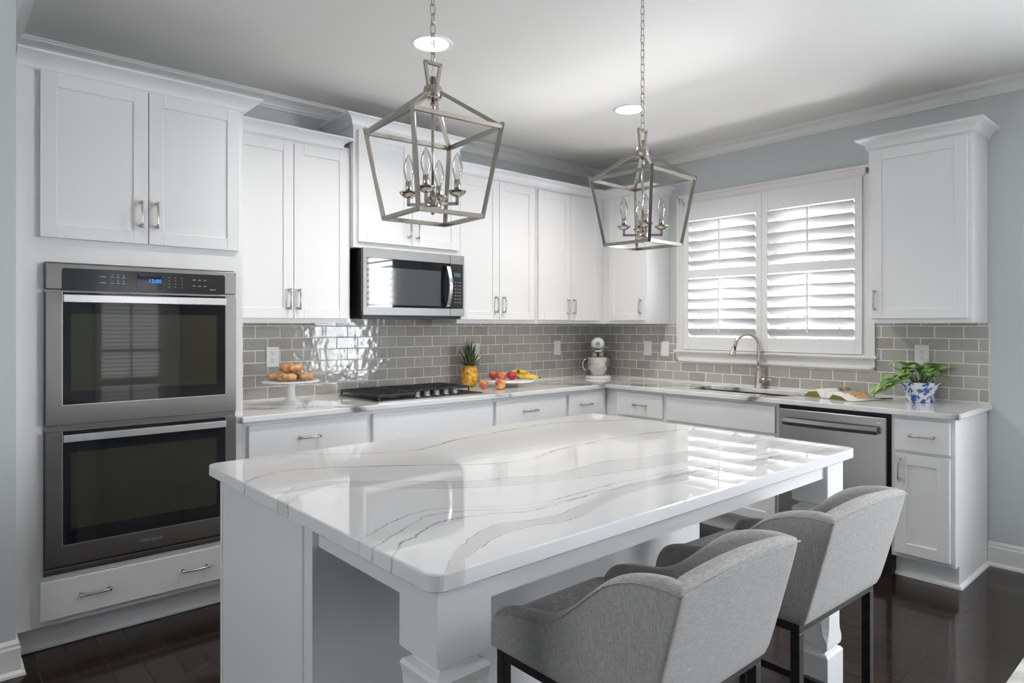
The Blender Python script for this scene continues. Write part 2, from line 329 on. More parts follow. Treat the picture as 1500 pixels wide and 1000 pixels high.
    def ball(s, c, r, n=16, m=12, fn=None, sc=(1,1,1)):
        R = []
        for i in range(m+1):
            th = PI*i/m; ring = []
            for k in range(n):
                ph = 2*PI*k/n; d = Vector((math.sin(th)*math.cos(ph), math.sin(th)*math.sin(ph), math.cos(th)))
                if i in (0, m): d = Vector((1e-3*math.cos(ph), 1e-3*math.sin(ph), d.z))
                q = fn(d) if fn else 1.0
                ring.append(Vector(c)+Vector((d.x*sc[0], d.y*sc[1], d.z*sc[2]))*r*q)
            R.append(ring)
        s.rings(R[::-1]); return s
    def quad(s, a, b, c, d):
        s.bm.faces.new([s.bm.verts.new(p) for p in (a, b, c, d)]); return s
    def build(s, name, m, parent=None, org=(0,0,0), bevel=0, seg=2, loc=None, rz=0, smooth=None, subd=0, solid=0, recalc=True):
        if recalc: bmesh.ops.recalc_face_normals(s.bm, faces=s.bm.faces[:])
        if any(org): bmesh.ops.translate(s.bm, verts=s.bm.verts[:], vec=-Vector(org))
        me = bpy.data.meshes.new(name); s.bm.to_mesh(me); s.bm.free()
        if smooth is not None:
            for p in me.polygons: p.use_smooth = smooth
        me.materials.append(m)
        o = bpy.data.objects.new(name, me); COL.objects.link(o)
        if parent: o.parent = parent
        if loc: o.location = loc
        if rz: o.rotation_euler[2] = rz
        if bevel:
            b = o.modifiers.new('bevel', 'BEVEL'); b.width = bevel; b.segments = seg; b.limit_method = 'ANGLE'; b.angle_limit = math.radians(40); b.harden_normals = False
        if solid:
            b = o.modifiers.new('solid', 'SOLIDIFY'); b.thickness = solid; b.offset = 0
        if subd:
            b = o.modifiers.new('sub', 'SUBSURF'); b.levels = subd; b.render_levels = subd
        return o
def tag(o, label, cat, group=None, kind=None):
    o['label'] = label; o['category'] = cat
    if group: o['group'] = group
    if kind: o['kind'] = kind
    return o
class Thing:
    """an Empty at the thing's base; parts are meshes in wall coordinates shifted to it"""
    def __init__(s, name, label, cat, org=(0,0,0), wall='A', group=None, loc=None, rz=0, kind=None):
        o = bpy.data.objects.new(name, None); COL.objects.link(o); s.root = o; o.empty_display_size = 0.05
        s.org = org if loc is None else (0,0,0)
        if loc is not None: o.location = loc; o.rotation_euler[2] = rz
        else:
            r = 0 if wall == 'A' else -PI/2; o.rotation_euler[2] = r
            o.location = Matrix.Rotation(r, 4, 'Z') @ Vector(org)
        tag(o, label, cat, group, kind)
    def part(s, name, mb, m, parent=None, **kw): return mb.build(name, m, parent or s.root, org=s.org, **kw)
def struct(name, mb, m, label, cat, **kw): return tag(mb.build(name, m, **kw), label, cat, kind='structure')
def solo(name, mb, m, label, cat, group=None, **kw): return tag(mb.build(name, m, **kw), label, cat, group)
def dup(root, loc, rz=0, label=None):
    r = root.copy(); COL.objects.link(r); r.location = loc; r.rotation_euler[2] = rz
    if label: r['label'] = label
    for ch in list(root.children):
        c = ch.copy(); COL.objects.link(c); c.parent = r
        for g in list(ch.children):
            d = g.copy(); COL.objects.link(d); d.parent = c
    return r
def text_mesh(body, size, loc, rot, m, name, parent, shear=0.0, depth=0.0004):
    cu = bpy.data.curves.new(name, 'FONT'); cu.body = body; cu.size = size; cu.align_x = 'CENTER'; cu.align_y = 'CENTER'; cu.shear = shear; cu.extrude = depth
    t = bpy.data.objects.new(name, cu); COL.objects.link(t)
    me = bpy.data.meshes.new_from_object(t.evaluated_get(bpy.context.evaluated_depsgraph_get())); bpy.data.objects.remove(t)
    me.materials.clear(); me.materials.append(m)
    o = bpy.data.objects.new(name, me); COL.objects.link(o); o.parent = parent; o.location = loc; o.rotation_euler = rot
    return o

# ------------------------------------------------------------------ room shell
H = 2.742
struct('floor', MB().box(-7.6, 0.0, -8.0, 0.0, -0.1, 0.0), M['floor'], 'dark espresso plank floor', 'floor')
struct('ceiling', MB().box(-7.6, 0.0, -8.0, 0.0, H, H+0.12), M['ceil'], 'flat white ceiling', 'ceiling')
wb = struct('wall_back', MB().box(-4.28, 0.0, 0.0, 0.15, 0, H), M['wall'], 'pale blue grey wall behind the cooktop run', 'wall')
ys = [-8.0, -6.05, -4.35, -2.225, -0.905, 0.0]; zs = [0, 0.60, 1.20, 2.27, 2.44, H]
hole = {(3, 2), (1, 1), (1, 2), (1, 3)}
wr = struct('wall_right', MB().grid(ys, zs, lambda i, j: (i, j) not in hole, 0.0, 0.15, 'x'), M['wall'], 'pale blue grey wall with the shuttered window', 'wall')
struct('wall_left', MB().box(-7.6, -4.28, -0.72, 0.15, 0, H), M['wall'], 'pale blue wall end at the left edge beside the ovens', 'wall')
xs = [-7.6, -7.3, -5.3, -2.75, -2.0, 0.0]; zs2 = [0, 0.62, 1.5, 2.15, 2.4, H]
hole2 = {(3, 1), (3, 2)}
struct('wall_rear', MB().grid(xs, zs2, lambda i, j: (i, j) not in hole2, -8.15, -8.0, 'y'), M['wall'], 'wall of the open room behind the camera', 'wall')
struct('wall_side', MB().grid([-8.0, -3.6, -1.3, -0.72], [0, 0.9, 2.4, H], lambda i, j: (i, j) != (1, 1), -7.75, -7.6, 'x'), M['wall'], 'far side wall of the open room', 'wall')  # unseen opening added to admit sky light towards the island end
struct('ground', MB().box(0.15, 9, -12, 4, -0.4, -0.3), M['ground'], 'pale ground outside the kitchen window', 'ground')
fm = MB()
for k in range(60): fm.box(3.2, 3.24, -8+0.2*k, -8+0.2*k+0.19, -0.3, 1.75)
solo('garden_fence', fm, M['fence'], 'grey board fence glimpsed between the shutter louvers', 'fence')
# ceiling crown
cp = [(0, H-0.072), (0.010, H-0.072), (0.012, H-0.062), (0.018, H-0.058), (0.022, H-0.046), (0.036, H-0.030), (0.058, H-0.020), (0.068, H-0.016), (0.070, H-0.008), (0.078, H-0.006), (0.080, H), (0, H)]
struct('trim_1', MB().sweep([(-7.6, -0.72), (-4.28, -0.72), (-4.28, 0.0), (0.0, 0.0), (0.0, -8.0)], cp), M['trim'], 'white crown moulding around the ceiling', 'crown moulding')
bp_ = [(0, 0), (0.030, 0), (0.028, 0.010), (0.018, 0.018), (0.015, 0.02), (0.015, 0.104), (0.011, 0.112), (0.011, 0.122), (0.004, 0.135), (0, 0.135)]
struct('baseboard_right', MB().sweep([(0.0, -2.92), (0.0, -8.0)], bp_), M['trim'], 'white baseboard along the wall right of the cabinets', 'baseboard')
struct('baseboard_left', MB().sweep([(-7.6, -0.72), (-4.28, -0.72), (-4.28, -0.60)], bp_), M['trim'], 'white baseboard on the wall end left of the ovens', 'baseboard')

# backsplash: running-bond tiles, each a bevelled block of its own in one mesh, as part of its wall
def tiles(mapf, u0, u1, z0, z1, holes, ph):
    mb = MB(); pitch, w, g, e = 0.0728, 0.1485, 0.0044, 0.0016
    rows = int((z1-z0)/pitch)+2
    for r in range(rows):
        a = z0+r*pitch+g/2; b = min(a+pitch-g, z1)
        if b-a < 0.008: continue
        u = u0-w+((r % 2)*w/2+ph) % w
        while u < u1:
            p, q = max(u+g/2, u0), min(u+w-g/2, u1); u += w
            segs = [(p, q, a, b)]
            for hu0, hu1, hz0, hz1 in holes:
                ns = []
                for (sp, sq, sa, sb) in segs:
                    if sq <= hu0 or sp >= hu1 or sb <= hz0 or sa >= hz1: ns.append((sp, sq, sa, sb)); continue
                    if sp < hu0: ns.append((sp, hu0, sa, sb))
                    if sq > hu1: ns.append((hu1, sq, sa, sb))
                    mp, mq = max(sp, hu0), min(sq, hu1)
                    if sa < hz0: ns.append((mp, mq, sa, hz0))
                    if sb > hz1: ns.append((mp, mq, hz1, sb))
                segs = ns
            for sp, sq, sa, sb in segs:
                if sq-sp < 0.008 or sb-sa < 0.008: continue
                tx, tz = random.uniform(-0.0007, 0.0007), random.uniform(-0.0004, 0.0004)
                def P(U, Z, d):
                    k = tx*(1 if U > (sp+sq)/2 else -1)+tz*(1 if Z > (sa+sb)/2 else -1)
                    return mapf(U, Z, d+(k if d > 0.006 else 0))
                base = [mb.bm.verts.new(P(U, Z, 0.004)) for U, Z in ((sp,sa),(sq,sa),(sq,sb),(sp,sb))]
                mid = [mb.bm.verts.new(P(U, Z, 0.0085)) for U, Z in ((sp,sa),(sq,sa),(sq,sb),(sp,sb))]
                top = [mb.bm.verts.new(P(U, Z, 0.0105)) for U, Z in ((sp+e,sa+e),(sq-e,sa+e),(sq-e,sb-e),(sp+e,sb-e))]
                mb.bm.faces.new(top)
                for k in range(4):
                    mb.bm.faces.new([base[k], base[(k+1)%4], mid[(k+1)%4], mid[k]]); mb.bm.faces.new([mid[k], mid[(k+1)%4], top[(k+1)%4], top[k]])
    return mb
ZT0, ZT1 = 0.9225, 1.3765
mapA = lambda u, z, d: (u, -d, z); mapB = lambda u, z, d: (-d, -u, z)
tiles(mapA, -3.373, -0.0105, ZT0, ZT1+0.035, [], 0.061).build('backsplash_tile', M['tile'], wb)
MB().box(-3.373, 0, -0.0094, 0, 0.914, ZT1+0.035).build('grout', M['grout'], wb)
WIN = (0.838, 2.327, 1.078, 2.4)
tiles(mapB, 0.0105, 2.925, ZT0, ZT1, [WIN], 0.045).build('backsplash_tile', M['tile'], wr)
MB().grid([-2.928, -2.327, -0.838, -0.0], [0.914, 1.078, ZT1], lambda i, j: not (i == 1 and j == 1), -0.0094, 0.0, 'x').build('grout', M['grout'], wr)

# ------------------------------------------------------------------ kitchen window with plantation shutters (wall-B coordinates: x right along the wall, y<0 into the room)
def window(name, u0, u1, z0, z1, label, cased=True, nsec=((0.07, 5), (0.07, 6)), midz=(1.735, 1.80), split=1.565, louv=(1.272, 2.188), wall='B', outs=None):
    t = Thing(name, label, 'window', ((u0+u1)/2, 0, z0), wall, kind='structure')
    c = MB(); cw = 0.062
    for a, b, d in ((0, cw, 0.018), (0.0, 0.020, 0.026)):
        c.box(u0+a, u0+b, -d, 0, z0, z1); c.box(u1-b, u1-a, -d, 0, z0, z1); c.box(u0+a, u1-a, -d, 0, z1-b, z1-a)
    t.part('casing', c, M['trim'], bevel=0.003)
    t.part('sill', MB().box(u0-0.016, u1+0.016, -0.05, 0.10, z0+0.072, z0+0.092), M['trim'], bevel=0.005)
    t.part('apron', MB().box(u0, u1, -0.020, 0, z0, z0+0.072).box(u0, u1, -0.026, 0, z0, z0+0.018), M['trim'], bevel=0.003)
    j = MB(); zi0, zi1 = z0+0.092, z1-cw
    for a, b in ((u0+cw, u0+cw+0.012), (u1-cw-0.012, u1-cw)): j.box(a, b, -0.016, 0.15, zi0, zi1)
    j.box(u0+cw, u1-cw, -0.016, 0.15, zi1-0.012, zi1)
    t.part('jamb', j, M['trim'])
    g = MB(); gf = MB(); xm = split; a0, a1 = u0+cw+0.012, u1-cw-0.012
    for a, b in ((a0, xm-0.02), (xm+0.02, a1)):
        zc = (zi0+zi1)/2
        for za, zb in ((zi0, zc), (zc, zi1-0.012)):
            gf.box(a, a+0.035, 0.10, 0.13, za, zb); gf.box(b-0.035, b, 0.10, 0.13, za, zb); gf.box(a+0.035, b-0.035, 0.10, 0.13, za, za+0.03); gf.box(a+0.035, b-0.035, 0.10, 0.13, zb-0.03, zb)
        g.box(a+0.03, b-0.03, 0.113, 0.118, zi0+0.02, zi1-0.03)
    gf.box(xm-0.02, xm+0.02, 0.09, 0.14, zi0, zi1-0.012)
    t.part('sash', gf, M['trim']); t.part('pane', g, M['glass'])
    panels = ((a0+0.002, xm-0.001), (xm+0.001, a1-0.002))
    for (a, b) in panels:
        st = 0.043 if a < xm-0.1 else 0.046
        lo, hi = louv; p = MB(); y0, y1 = -0.030, -0.002
        p.box(a, a+st, y0, y1, zi0+0.004, zi1-0.014); p.box(b-st, b, y0, y1, zi0+0.004, zi1-0.014)
        p.box(a+st, b-st, y0, y1, zi0+0.004, lo); p.box(a+st, b-st, y0, y1, hi, zi1-0.014); p.box(a+st, b-st, y0, y1, midz[0], midz[1])
        pn = t.part('shutter_frame', p, M['shade'], bevel=0.002)
        for (za, zb, n) in ((midz[1], hi, nsec[0][1]), (lo, midz[0], nsec[1][1])):
            lv = MB(); pit = (zb-za)/n
            for k in range(n):
                zc = za+pit*(k+0.5); ang = math.radians(42)
                m_ = Matrix.Translation((0, -0.016, zc)) @ Matrix.Rotation(-ang, 4, 'X')
                R = []
                for xx in (a+st+0.001, b-st-0.001):
                    R.append([m_ @ Vector((xx, 0.044*math.cos(q), 0.0055*math.sin(q))) for q in [2*PI*i/12 for i in range(12)]])
                lv.rings(R)
            t.part('louver_set', lv, M['shade'], pn)
            xr = (a+b)/2; yy = -0.016-0.044*math.cos(ang)-0.006
            t.part('tilt_rod', MB().box(xr-0.005, xr+0.005, yy-0.005, yy+0.004, za+pit*0.5, zb-pit*0.2), M['shade'], pn)
    return t
window('window_1', 0.838, 2.327, 1.078, 2.40, 'white shuttered window above the sink')
# patio door and small shuttered window of the open room behind the camera
pd = Thing('window_3', 'wide blind-covered window beyond the right edge of the view', 'window', (5.2, 0, 0.6), 'B', kind='structure')
fr = MB()
for a, b in ((4.35, 5.19), (5.21, 6.05)):
    fr.box(a, a+0.06, 0.03, 0.09, 0.60, 2.44); fr.box(b-0.06, b, 0.03, 0.09, 0.60, 2.44); fr.box(a, b, 0.03, 0.09, 0.60, 0.68); fr.box(a, b, 0.03, 0.09, 2.36, 2.44); fr.box(a, b, 0.03, 0.09, 1.50, 1.56)
pd.part('frame', fr, M['trim'])
fr = MB()
for a, b in ((4.35, 5.19), (5.21, 6.05)):
    for k in range(1, 21): fr.box(a+0.06, b-0.06, 0.05, 0.054, 0.66+k*0.082, 0.683+k*0.082)
pd.part('blind', fr, M['trim'])
rw = Thing('window_2', 'narrow blind-covered window on the rear wall mirrored in the oven door', 'window', (-2.375, -8.0, 0.62), 'A', kind='structure')
fr = MB()
for a, b in ((-2.82, -2.75), (-2.0, -1.93)): fr.box(a, b, -8.0, -7.97, 0.55, 2.22)
fr.box(-2.75, -2.0, -8.0, -7.97, 2.15, 2.22); fr.box(-2.75, -2.0, -8.0, -7.97, 0.55, 0.62); fr.box(-2.385, -2.365, -8.04, -8.0, 0.62, 2.15); fr.box(-2.75, -2.0, -8.04, -8.0, 0.98, 1.03)
rw.part('frame', fr, M['trim'])
sl = MB()
for k in range(26): sl.box(-2.74, -2.01, -8.06, -8.03, 0.65+k*0.058, 0.65+k*0.058+0.014)
rw.part('blind', sl, M['trim'])
d2 = Thing('door_2', 'dark panelled door on the rear wall mirrored in the oven door', 'door', (-1.2, -7.98, 0), 'A', kind='structure')
dm = MB().box(-1.72, -0.78, -8.0, -7.96, 0, 2.08)
for a, b, c_, d_ in ((-1.6, -1.3, 0.2, 0.9), (-1.2, -0.9, 0.2, 0.9), (-1.6, -1.3, 1.05, 1.95), (-1.2, -0.9, 1.05, 1.95)): dm.box(a, b, -7.965, -7.952, c_, d_)
d2.part('door_leaf', dm, M['door'], bevel=0.004)

# ------------------------------------------------------------------ cabinetry helpers (wall coordinates, front towards -y)
def shaker(x0, x1, z0, z1, yf, rail=0.058):
    mb = MB(); t = 0.020; rc = 0.007
    mb.box(x0, x0+rail, yf, yf+t, z0, z1); mb.box(x1-rail, x1, yf, yf+t, z0, z1)
    mb.box(x0+rail, x1-rail, yf, yf+t, z0, z0+rail); mb.box(x0+rail, x1-rail, yf, yf+t, z1-rail, z1)
    mb.box(x0+rail-0.002, x1-rail+0.002, yf+rc, yf+t-0.003, z0+rail-0.002, z1-rail+0.002)
    return mb
def pull(x, z, yf, vert=False, L=0.104):
    mb = MB(); h = L/2
    def P(s, d): return (x, yf-d, z+s) if vert else (x+s, yf-d, z)
    for sg in (-1, 1):
        mb.tube([P(sg*h, 0), P(sg*h, 0.005), P(sg*h, 0.024)], [0.0075, 0.006, 0.0055], n=8)
        mb.ball(P(sg*(h+0.002), 0.025), 0.0072, 10, 6)
    pts = [P(-h+2*h*k/10, 0.026+0.006*math.sin(PI*k/10)) for k in range(11)]
    mb.tube(pts, [0.0048+0.0008*abs(k-5)/5 for k in range(11)], n=8)
    return mb
def door(t, x0, x1, z0, z1, yf, hx=None, hz=None):
    d = t.part('door', shaker(x0, x1, z0, z1, yf), M['cab'], bevel=0.0015, seg=1)
    if hx is not None: t.part('handle', pull(hx, hz, yf, True), M['pull'], d)
def drawer(t, x0, x1, z0, z1, yf, hx=(), name='drawer_front'):
    d = t.part(name, MB().box(x0, x1, yf, yf+0.02, z0, z1), M['cab'], bevel=0.0035)
    for h in hx: t.part('handle', pull(h, (z0+z1)/2+0.002, yf, False, 0.104), M['pull'], d)
def cabcrown(zb, zt, out=0.062):
    h = zt-zb
    P = [(-0.004, zb), (0.008, zb), (0.010, zb+0.07*h), (0.013, zb+0.10*h)]
    for k in range(1, 8):
        q = k/8*PI/2; P.append((0.013+(out-0.018)*(1-math.cos(q)), zb+0.10*h+0.72*h*math.sin(q)))
    P += [(out-0.003, zb+0.84*h), (out, zb+0.87*h), (out, zt), (-0.004, zt)]
    return P
ZU = 1.3765; YU = -0.305; ZTOP = 2.432
GU = 'white shaker wall cabinets'; GB = 'white shaker base cabinets'
# tall oven cabinet
t = Thing('oven_cabinet', 'tall white built-in cabinet around the double wall oven', 'cabinet', (-3.82, -0.3, 0))
XL, XR = -4.272, -3.373
c = MB().box(XL, -4.178, -0.61, -0.02, 0.117, 2.44).box(-3.412, XR, -0.61, -0.02, 0.0, 2.44).box(-4.178, -3.412, -0.61, -0.02, 1.628, 2.44).box(-4.178, -3.412, -0.61, -0.02, 0.117, 0.322).box(-4.178, -3.412, -0.06, -0.02, 0.322, 1.628)
c.box(XL, XR, -0.545, -0.02, 0, 0.117)
t.part('carcass', c, M['cab'])
t.part('filler_strip', MB().box(XL, -4.222, -0.613, -0.61, 0.117, 2.44), M['cab'])
t.part('shoe_moulding', MB().box(XL, XR, -0.557, -0.545, 0, 0.018), M['cab'], bevel=0.005)
door(t, -4.194, -3.796, 1.728, 2.413, -0.63, -3.826, 1.86); door(t, -3.792, -3.394, 1.728, 2.413, -0.63, -3.762, 1.86)
drawer(t, -4.194, -3.394, 0.142, 0.303, -0.63, (-4.0, -3.60))
t.part('crown_moulding', MB().sweep([(XL, -0.61), (XR, -0.61), (XR, -0.37)], cabcrown(2.415, 2.479, 0.075)), M['cab'])
# wall cabinets on the back wall
def upper(name, label, x0, x1, doors, wall='A', side=True, crown=None, rail=True):
    t = Thing(name, label, 'cabinet', ((x0+x1)/2, -0.15, ZU), wall, GU)
    c = MB().box(x0, x1, YU, -0.002, ZU, ZTOP)
    t.part('carcass', c, M['cab'], bevel=0.001, seg=1)
    for (a, b, hx) in doors: door(t, a, b, 1.404, 2.397, YU-0.02, hx, 1.512)
    if crown: t.part('crown_moulding', MB().sweep(crown, cabcrown(2.412, 2.478)), M['cab'])
    return t
upper('wall_cabinet', 'two-door white wall cabinet above the pastry stand, left of the microwave', XR+0.001, -2.632, [(-3.353, -2.991, -3.018), (-2.987, -2.650, -2.962)], crown=[(XR, YU), (-2.692, YU), (-2.692, -0.01)])
upper('wall_cabinet', 'two-door white wall cabinet directly right of the microwave', -1.829, -1.089, [(-1.812, -1.463, -1.497), (-1.459, -1.108, -1.424)], crown=[(-1.829, YU), (-1.089, YU)])
upper('wall_cabinet', 'two-door white wall cabinet between the microwave side and the corner', -1.087, -0.306, [(-1.068, -0.718, -0.752), (-0.714, -0.370, -0.686)], crown=[(-1.089, YU), (YU, YU), (YU, -0.757), (0, -0.757)])
upper('wall_cabinet', 'single-door white corner wall cabinet left of the window', 0.002, 0.757, [(0.385, 0.741, 0.714)], wall='B')
upper('wall_cabinet', 'single-door white wall cabinet right of the window', 2.392, 2.918, [(2.412, 2.897, 2.434)], wall='B', crown=[(2.392, -0.005), (2.392, YU), (2.918, YU), (2.918, -0.005)])
# microwave cabinet (deeper and taller)
t = Thing('wall_cabinet', 'raised white cabinet above the microwave, topped nearest the ceiling', 'cabinet', (-2.23, -0.17, 1.832), group=GU)
t.part('carcass', MB().box(-2.63, -1.831, -0.345, -0.002, 1.833, 2.59), M['cab'], bevel=0.001, seg=1)
door(t, -2.604, -2.227, 1.868, 2.545, -0.365, -2.254, 1.975); door(t, -2.223, -1.858, 1.868, 2.545, -0.365, -2.190, 1.975)
t.part('crown_moulding', MB().sweep([(-2.63, -0.005), (-2.63, -0.345), (-1.831, -0.345), (-1.831, -0.005)], cabcrown(2.565, 2.625)), M['cab'])
# base cabinets
YB = -0.61
def base(label, x0, x1, fronts=(), doors=(), wall='A', end=False, open_=None, y0=-0.012, falses=()):
    t = Thing('base_cabinet', label, 'cabinet', ((x0+x1)/2, -0.3, 0), wall, GB)
    c = MB()
    if open_: # hollow for the sink bowl
        c.box(x0, x0+0.02, YB, y0, 0.117, 0.883).box(x1-0.02, x1, YB, y0, 0.117, 0.883).box(x0+0.02, x1-0.02, YB, YB+0.02, 0.117, 0.883).box(x0+0.02, x1-0.02, YB+0.02, y0, 0.117, 0.137)
        c.box(x0, x1, -0.545, y0, 0, 0.117)
    elif end:
        c.prism([(y0, 0), (-0.545, 0), (-0.545, 0.117), (YB, 0.117), (YB, 0.883), (y0, 0.883)], x0, x1, 'x')
    else:
        c.box(x0, x1, YB, y0, 0.117, 0.883); c.box(x0, x1, -0.545, y0, 0, 0.117)
    t.part('carcass', c, M['cab'], bevel=0.001, seg=1)
    if end: t.part('shoe_moulding', MB().sweep([(x0, -0.545), (x1, -0.545), (x1, -0.002)], [(0, 0), (0.016, 0), (0.014, 0.010), (0.006, 0.018), (0, 0.02)]), M['cab'])
    for a, b, hx in fronts: drawer(t, a, b, 0.694, 0.862, YB-0.02, (hx,))
    for a, b in falses: drawer(t, a, b, 0.694, 0.862, YB-0.02, (), 'false_front')
    for a, b, hx in doors: door(t, a, b, 0.142, 0.678, YB-0.02, hx, 0.595)
    return t
base('white base cabinet beside the ovens, drawer under the pastry stand', XR+0.001, -2.676, [(-3.348, -2.695, -3.035)], [(-3.348, -3.024, -3.05), (-3.020, -2.695, -2.99)])
base('wide white base cabinet with a plain handleless front under the cooktop', -2.675, -1.763, (), [(-2.656, -2.219, -2.245), (-2.215, -1.777, -2.19)], falses=[(-2.656, -1.777)])
base('white base cabinet right of the cooktop, drawer under the fruit stand', -1.762, -1.073, [(-1.748, -1.09, -1.443)], [(-1.748, -1.421, -1.447), (-1.417, -1.09, -1.39)])
base('white base cabinet left of the inner corner, drawer under the mixer', -1.072, -0.632, [(-1.054, -0.680, -0.878)], [(-1.054, -0.680, -1.03)])
base('narrow white base cabinet right of the inner corner, left of the sink cabinet', 0.001, 1.152, [(0.719, 1.135, 0.944)], [(0.719, 1.135, 0.745)], 'B')
base('white base cabinet with a plain handleless front under the sink', 1.153, 1.986, (), [(1.17, 1.569, 1.545), (1.573, 1.969, 1.60)], 'B', open_=True, falses=[(1.17, 1.969)])
base('white end base cabinet right of the dishwasher, one drawer over one door', 2.62, 2.918, [(2.640, 2.897, 2.773)], [(2.640, 2.897, 2.668)], 'B', end=True)
# L-shaped worktop with sink cut-out
xs_ = [-3.384, -3.372, -0.648, -0.47, -0.135, -0.011]; ys_ = [-2.943, -1.955, -1.225, -0.648, -0.612, -0.011]
def inc(i, j):
    x = (xs_[i]+xs_[i+1])/2; y = (ys_[j]+ys_[j+1])/2
    if y > -0.648: return x > -3.372 or y < -0.612
    if x < -0.648: return False
    return not (-0.47 < x < -0.135 and -1.955 < y < -1.225)
solo('worktop', MB().grid(xs_, ys_, inc, 0.884, 0.914), M['counter'], 'L-shaped white veined quartz worktop running along both walls', 'countertop', bevel=0.004, seg=3)
# sink
t = Thing('sink', 'undermount steel sink let into the worktop below the window', 'sink', (1.59, -0.30, 0.69), 'B')
sk = MB(); a0, a1, b0, b1 = 1.21, 1.97, -0.485, -0.12
def rr(x0, x1, y0, y1, z, r=0.05, n=5):
    P = []
    for cx_, cy_, s0 in ((x1-r, y1-r, 0), (x0+r, y1-r, 90), (x0+r, y0+r, 180), (x1-r, y0+r, 270)):
        for k in range(n+1):
            q = math.radians(s0+90*k/n); P.append((cx_+r*math.cos(q), cy_+r*math.sin(q), z))
    return P
sk.rings([rr(a0-0.02, a1+0.02, b0-0.02, b1+0.02, 0.882), rr(a0+0.005, a1-0.005, b0+0.005, b1-0.005, 0.882), rr(a0+0.012, a1-0.012, b0+0.012, b1-0.012, 0.74), rr(a0+0.04, a1-0.04, b0+0.04, b1-0.04, 0.70, 0.04)], cap0=False)
t.part('bowl', sk, M['sinksteel'])
t.part('drain', MB().lathe([(0.055, 0.7005), (0.05, 0.704), (0.03, 0.703)], (1.59, -0.3, 0), 20), M['chrome'])
# faucet
t = Thing('faucet', 'brushed nickel gooseneck faucet with pull-down spray head behind the sink', 'faucet', loc=(-0.085, -1.575, 0.914))
f = MB().lathe([(0.031, 0), (0.031, 0.006), (0.0265, 0.012), (0.0265, 0.075), (0.0245, 0.095), (0.018, 0.118), (0.0165, 0.14), (0.0185, 0.143), (0.0185, 0.150), (0.0155, 0.154)], n=24)
t.part('body', f, M['brush'])
gx, gy = -0.82, 0.57   # spout direction over the bowl
pts = [(0, 0, 0.15), (0, 0, 0.20), (0, 0, 0.26), (0, 0, 0.30)]
R_ = 0.088
for k in range(1, 15):
    q = PI*k/14*0.93; pts.append((gx*R_*(1-math.cos(q)), gy*R_*(1-math.cos(q)), 0.30+R_*math.sin(q)))
t.part('spout', MB().tube(pts, 0.0128, n=14), M['brush'])
p0 = Vector(pts[-1]); dr = (Vector(pts[-1])-Vector(pts[-2])).normalized()
sp_ = t.part('spray_head', MB().tube([p0-dr*0.004, p0+dr*0.01, p0+dr*0.012, p0+dr*0.045, p0+dr*0.085, p0+dr*0.094], [0.0150, 0.0155, 0.0140, 0.0155, 0.0245, 0.0240], n=18), M['brush'])
sd = Vector((-0.66, -0.75, 0)); sd = (sd-dr*sd.dot(dr)).normalized()
t.part('spray_button', MB().ball(p0+dr*0.035+sd*0.0125, 0.01, 10, 8, sc=(0.7, 0.7, 1.9)), M['black'], sp_)
hd = Vector((-0.2, -0.98, 0)).normalized()
t.part('lever', MB().tube([hd*0.012+Vector((0,0,0.062)), hd*0.045+Vector((0,0,0.062)), hd*0.062+Vector((0,0,0.062))], [0.019, 0.0185, 0.015], n=16).tube([hd*0.056+Vector((0,0,0.066)), hd*0.085+Vector((0,0,0.068)), hd*0.115+Vector((0,0,0.064))], [0.008, 0.0075, 0.006], n=10), M['brush'])

# ------------------------------------------------------------------ double wall oven
t = Thing('double_oven', 'stainless double wall oven with dark glass doors built into the tall cabinet', 'oven', (-3.795, -0.35, 0.325))
t.part('body', MB().box(-4.172, -3.420, -0.602, -0.10, 0.330, 1.622), M['black'])
t.part('flange', MB().box(-4.182, -3.411, -0.616, -0.610, 0.322, 1.624), M['steel_dark'])
OX0, OX1 = -4.176, -3.4145
cpan = t.part('control_panel', MB().box(OX0, OX1, -0.64, -0.617, 1.5135, 1.6215), M['steel_dark'], bevel=0.003)
t.part('glass_fascia', MB().prism(rr(-4.121, -3.467, 1.5135, 1.6035, 0, 0.012)[:12] and [(p[0], p[1]) for p in rr(-4.121, -3.467, 1.511, 1.6035, 0, 0.010)], -0.6415, -0.6385, 'y'), M['panel'], cpan)
t.part('display', MB().box(-3.842, -3.746, -0.6425, -0.641, 1.522, 1.592), M['lcd'], cpan)
text_mesh('12:00', 0.024, Vector((-3.772, -0.6428, 1.562))-Vector(t.org), (PI/2, 0, 0), M['led'], 'clock_digits', cpan)
mk = MB()
for r_ in range(2):
    for k in range(3): mk.box(-3.945+k*0.022, -3.933+k*0.022, -0.6422, -0.641, 1.545+r_*0.026, 1.5475+r_*0.026); mk.box(-3.941+k*0.022, -3.937+k*0.022, -0.6422, -0.641, 1.554+r_*0.026, 1.558+r_*0.026)
    mk.box(-3.985, -3.962, -0.6422, -0.641, 1.546+r_*0.026, 1.5485+r_*0.026)
t.part('button_legend', mk, M['mark'], cpan); mk = MB()
for r_ in range(4):
    for k in range(3): mk.box(-3.714+k*0.027, -3.711+k*0.027, -0.6422, -0.641, 1.537+r_*0.014, 1.541+r_*0.014)
t.part('button_legend', mk, M['mark'], cpan); mk = MB()
for r_ in range(2):
    for k in range(3): mk.box(-3.612+k*0.024, -3.600+k*0.024, -0.6422, -0.641, 1.546+r_*0.028, 1.549+r_*0.028)
t.part('button_legend', mk, M['mark'], cpan); mk = MB()
mk.box(-3.537, -3.51, -0.6422, -0.641, 1.531, 1.534)
t.part('button_legend', mk, M['mark'], cpan)
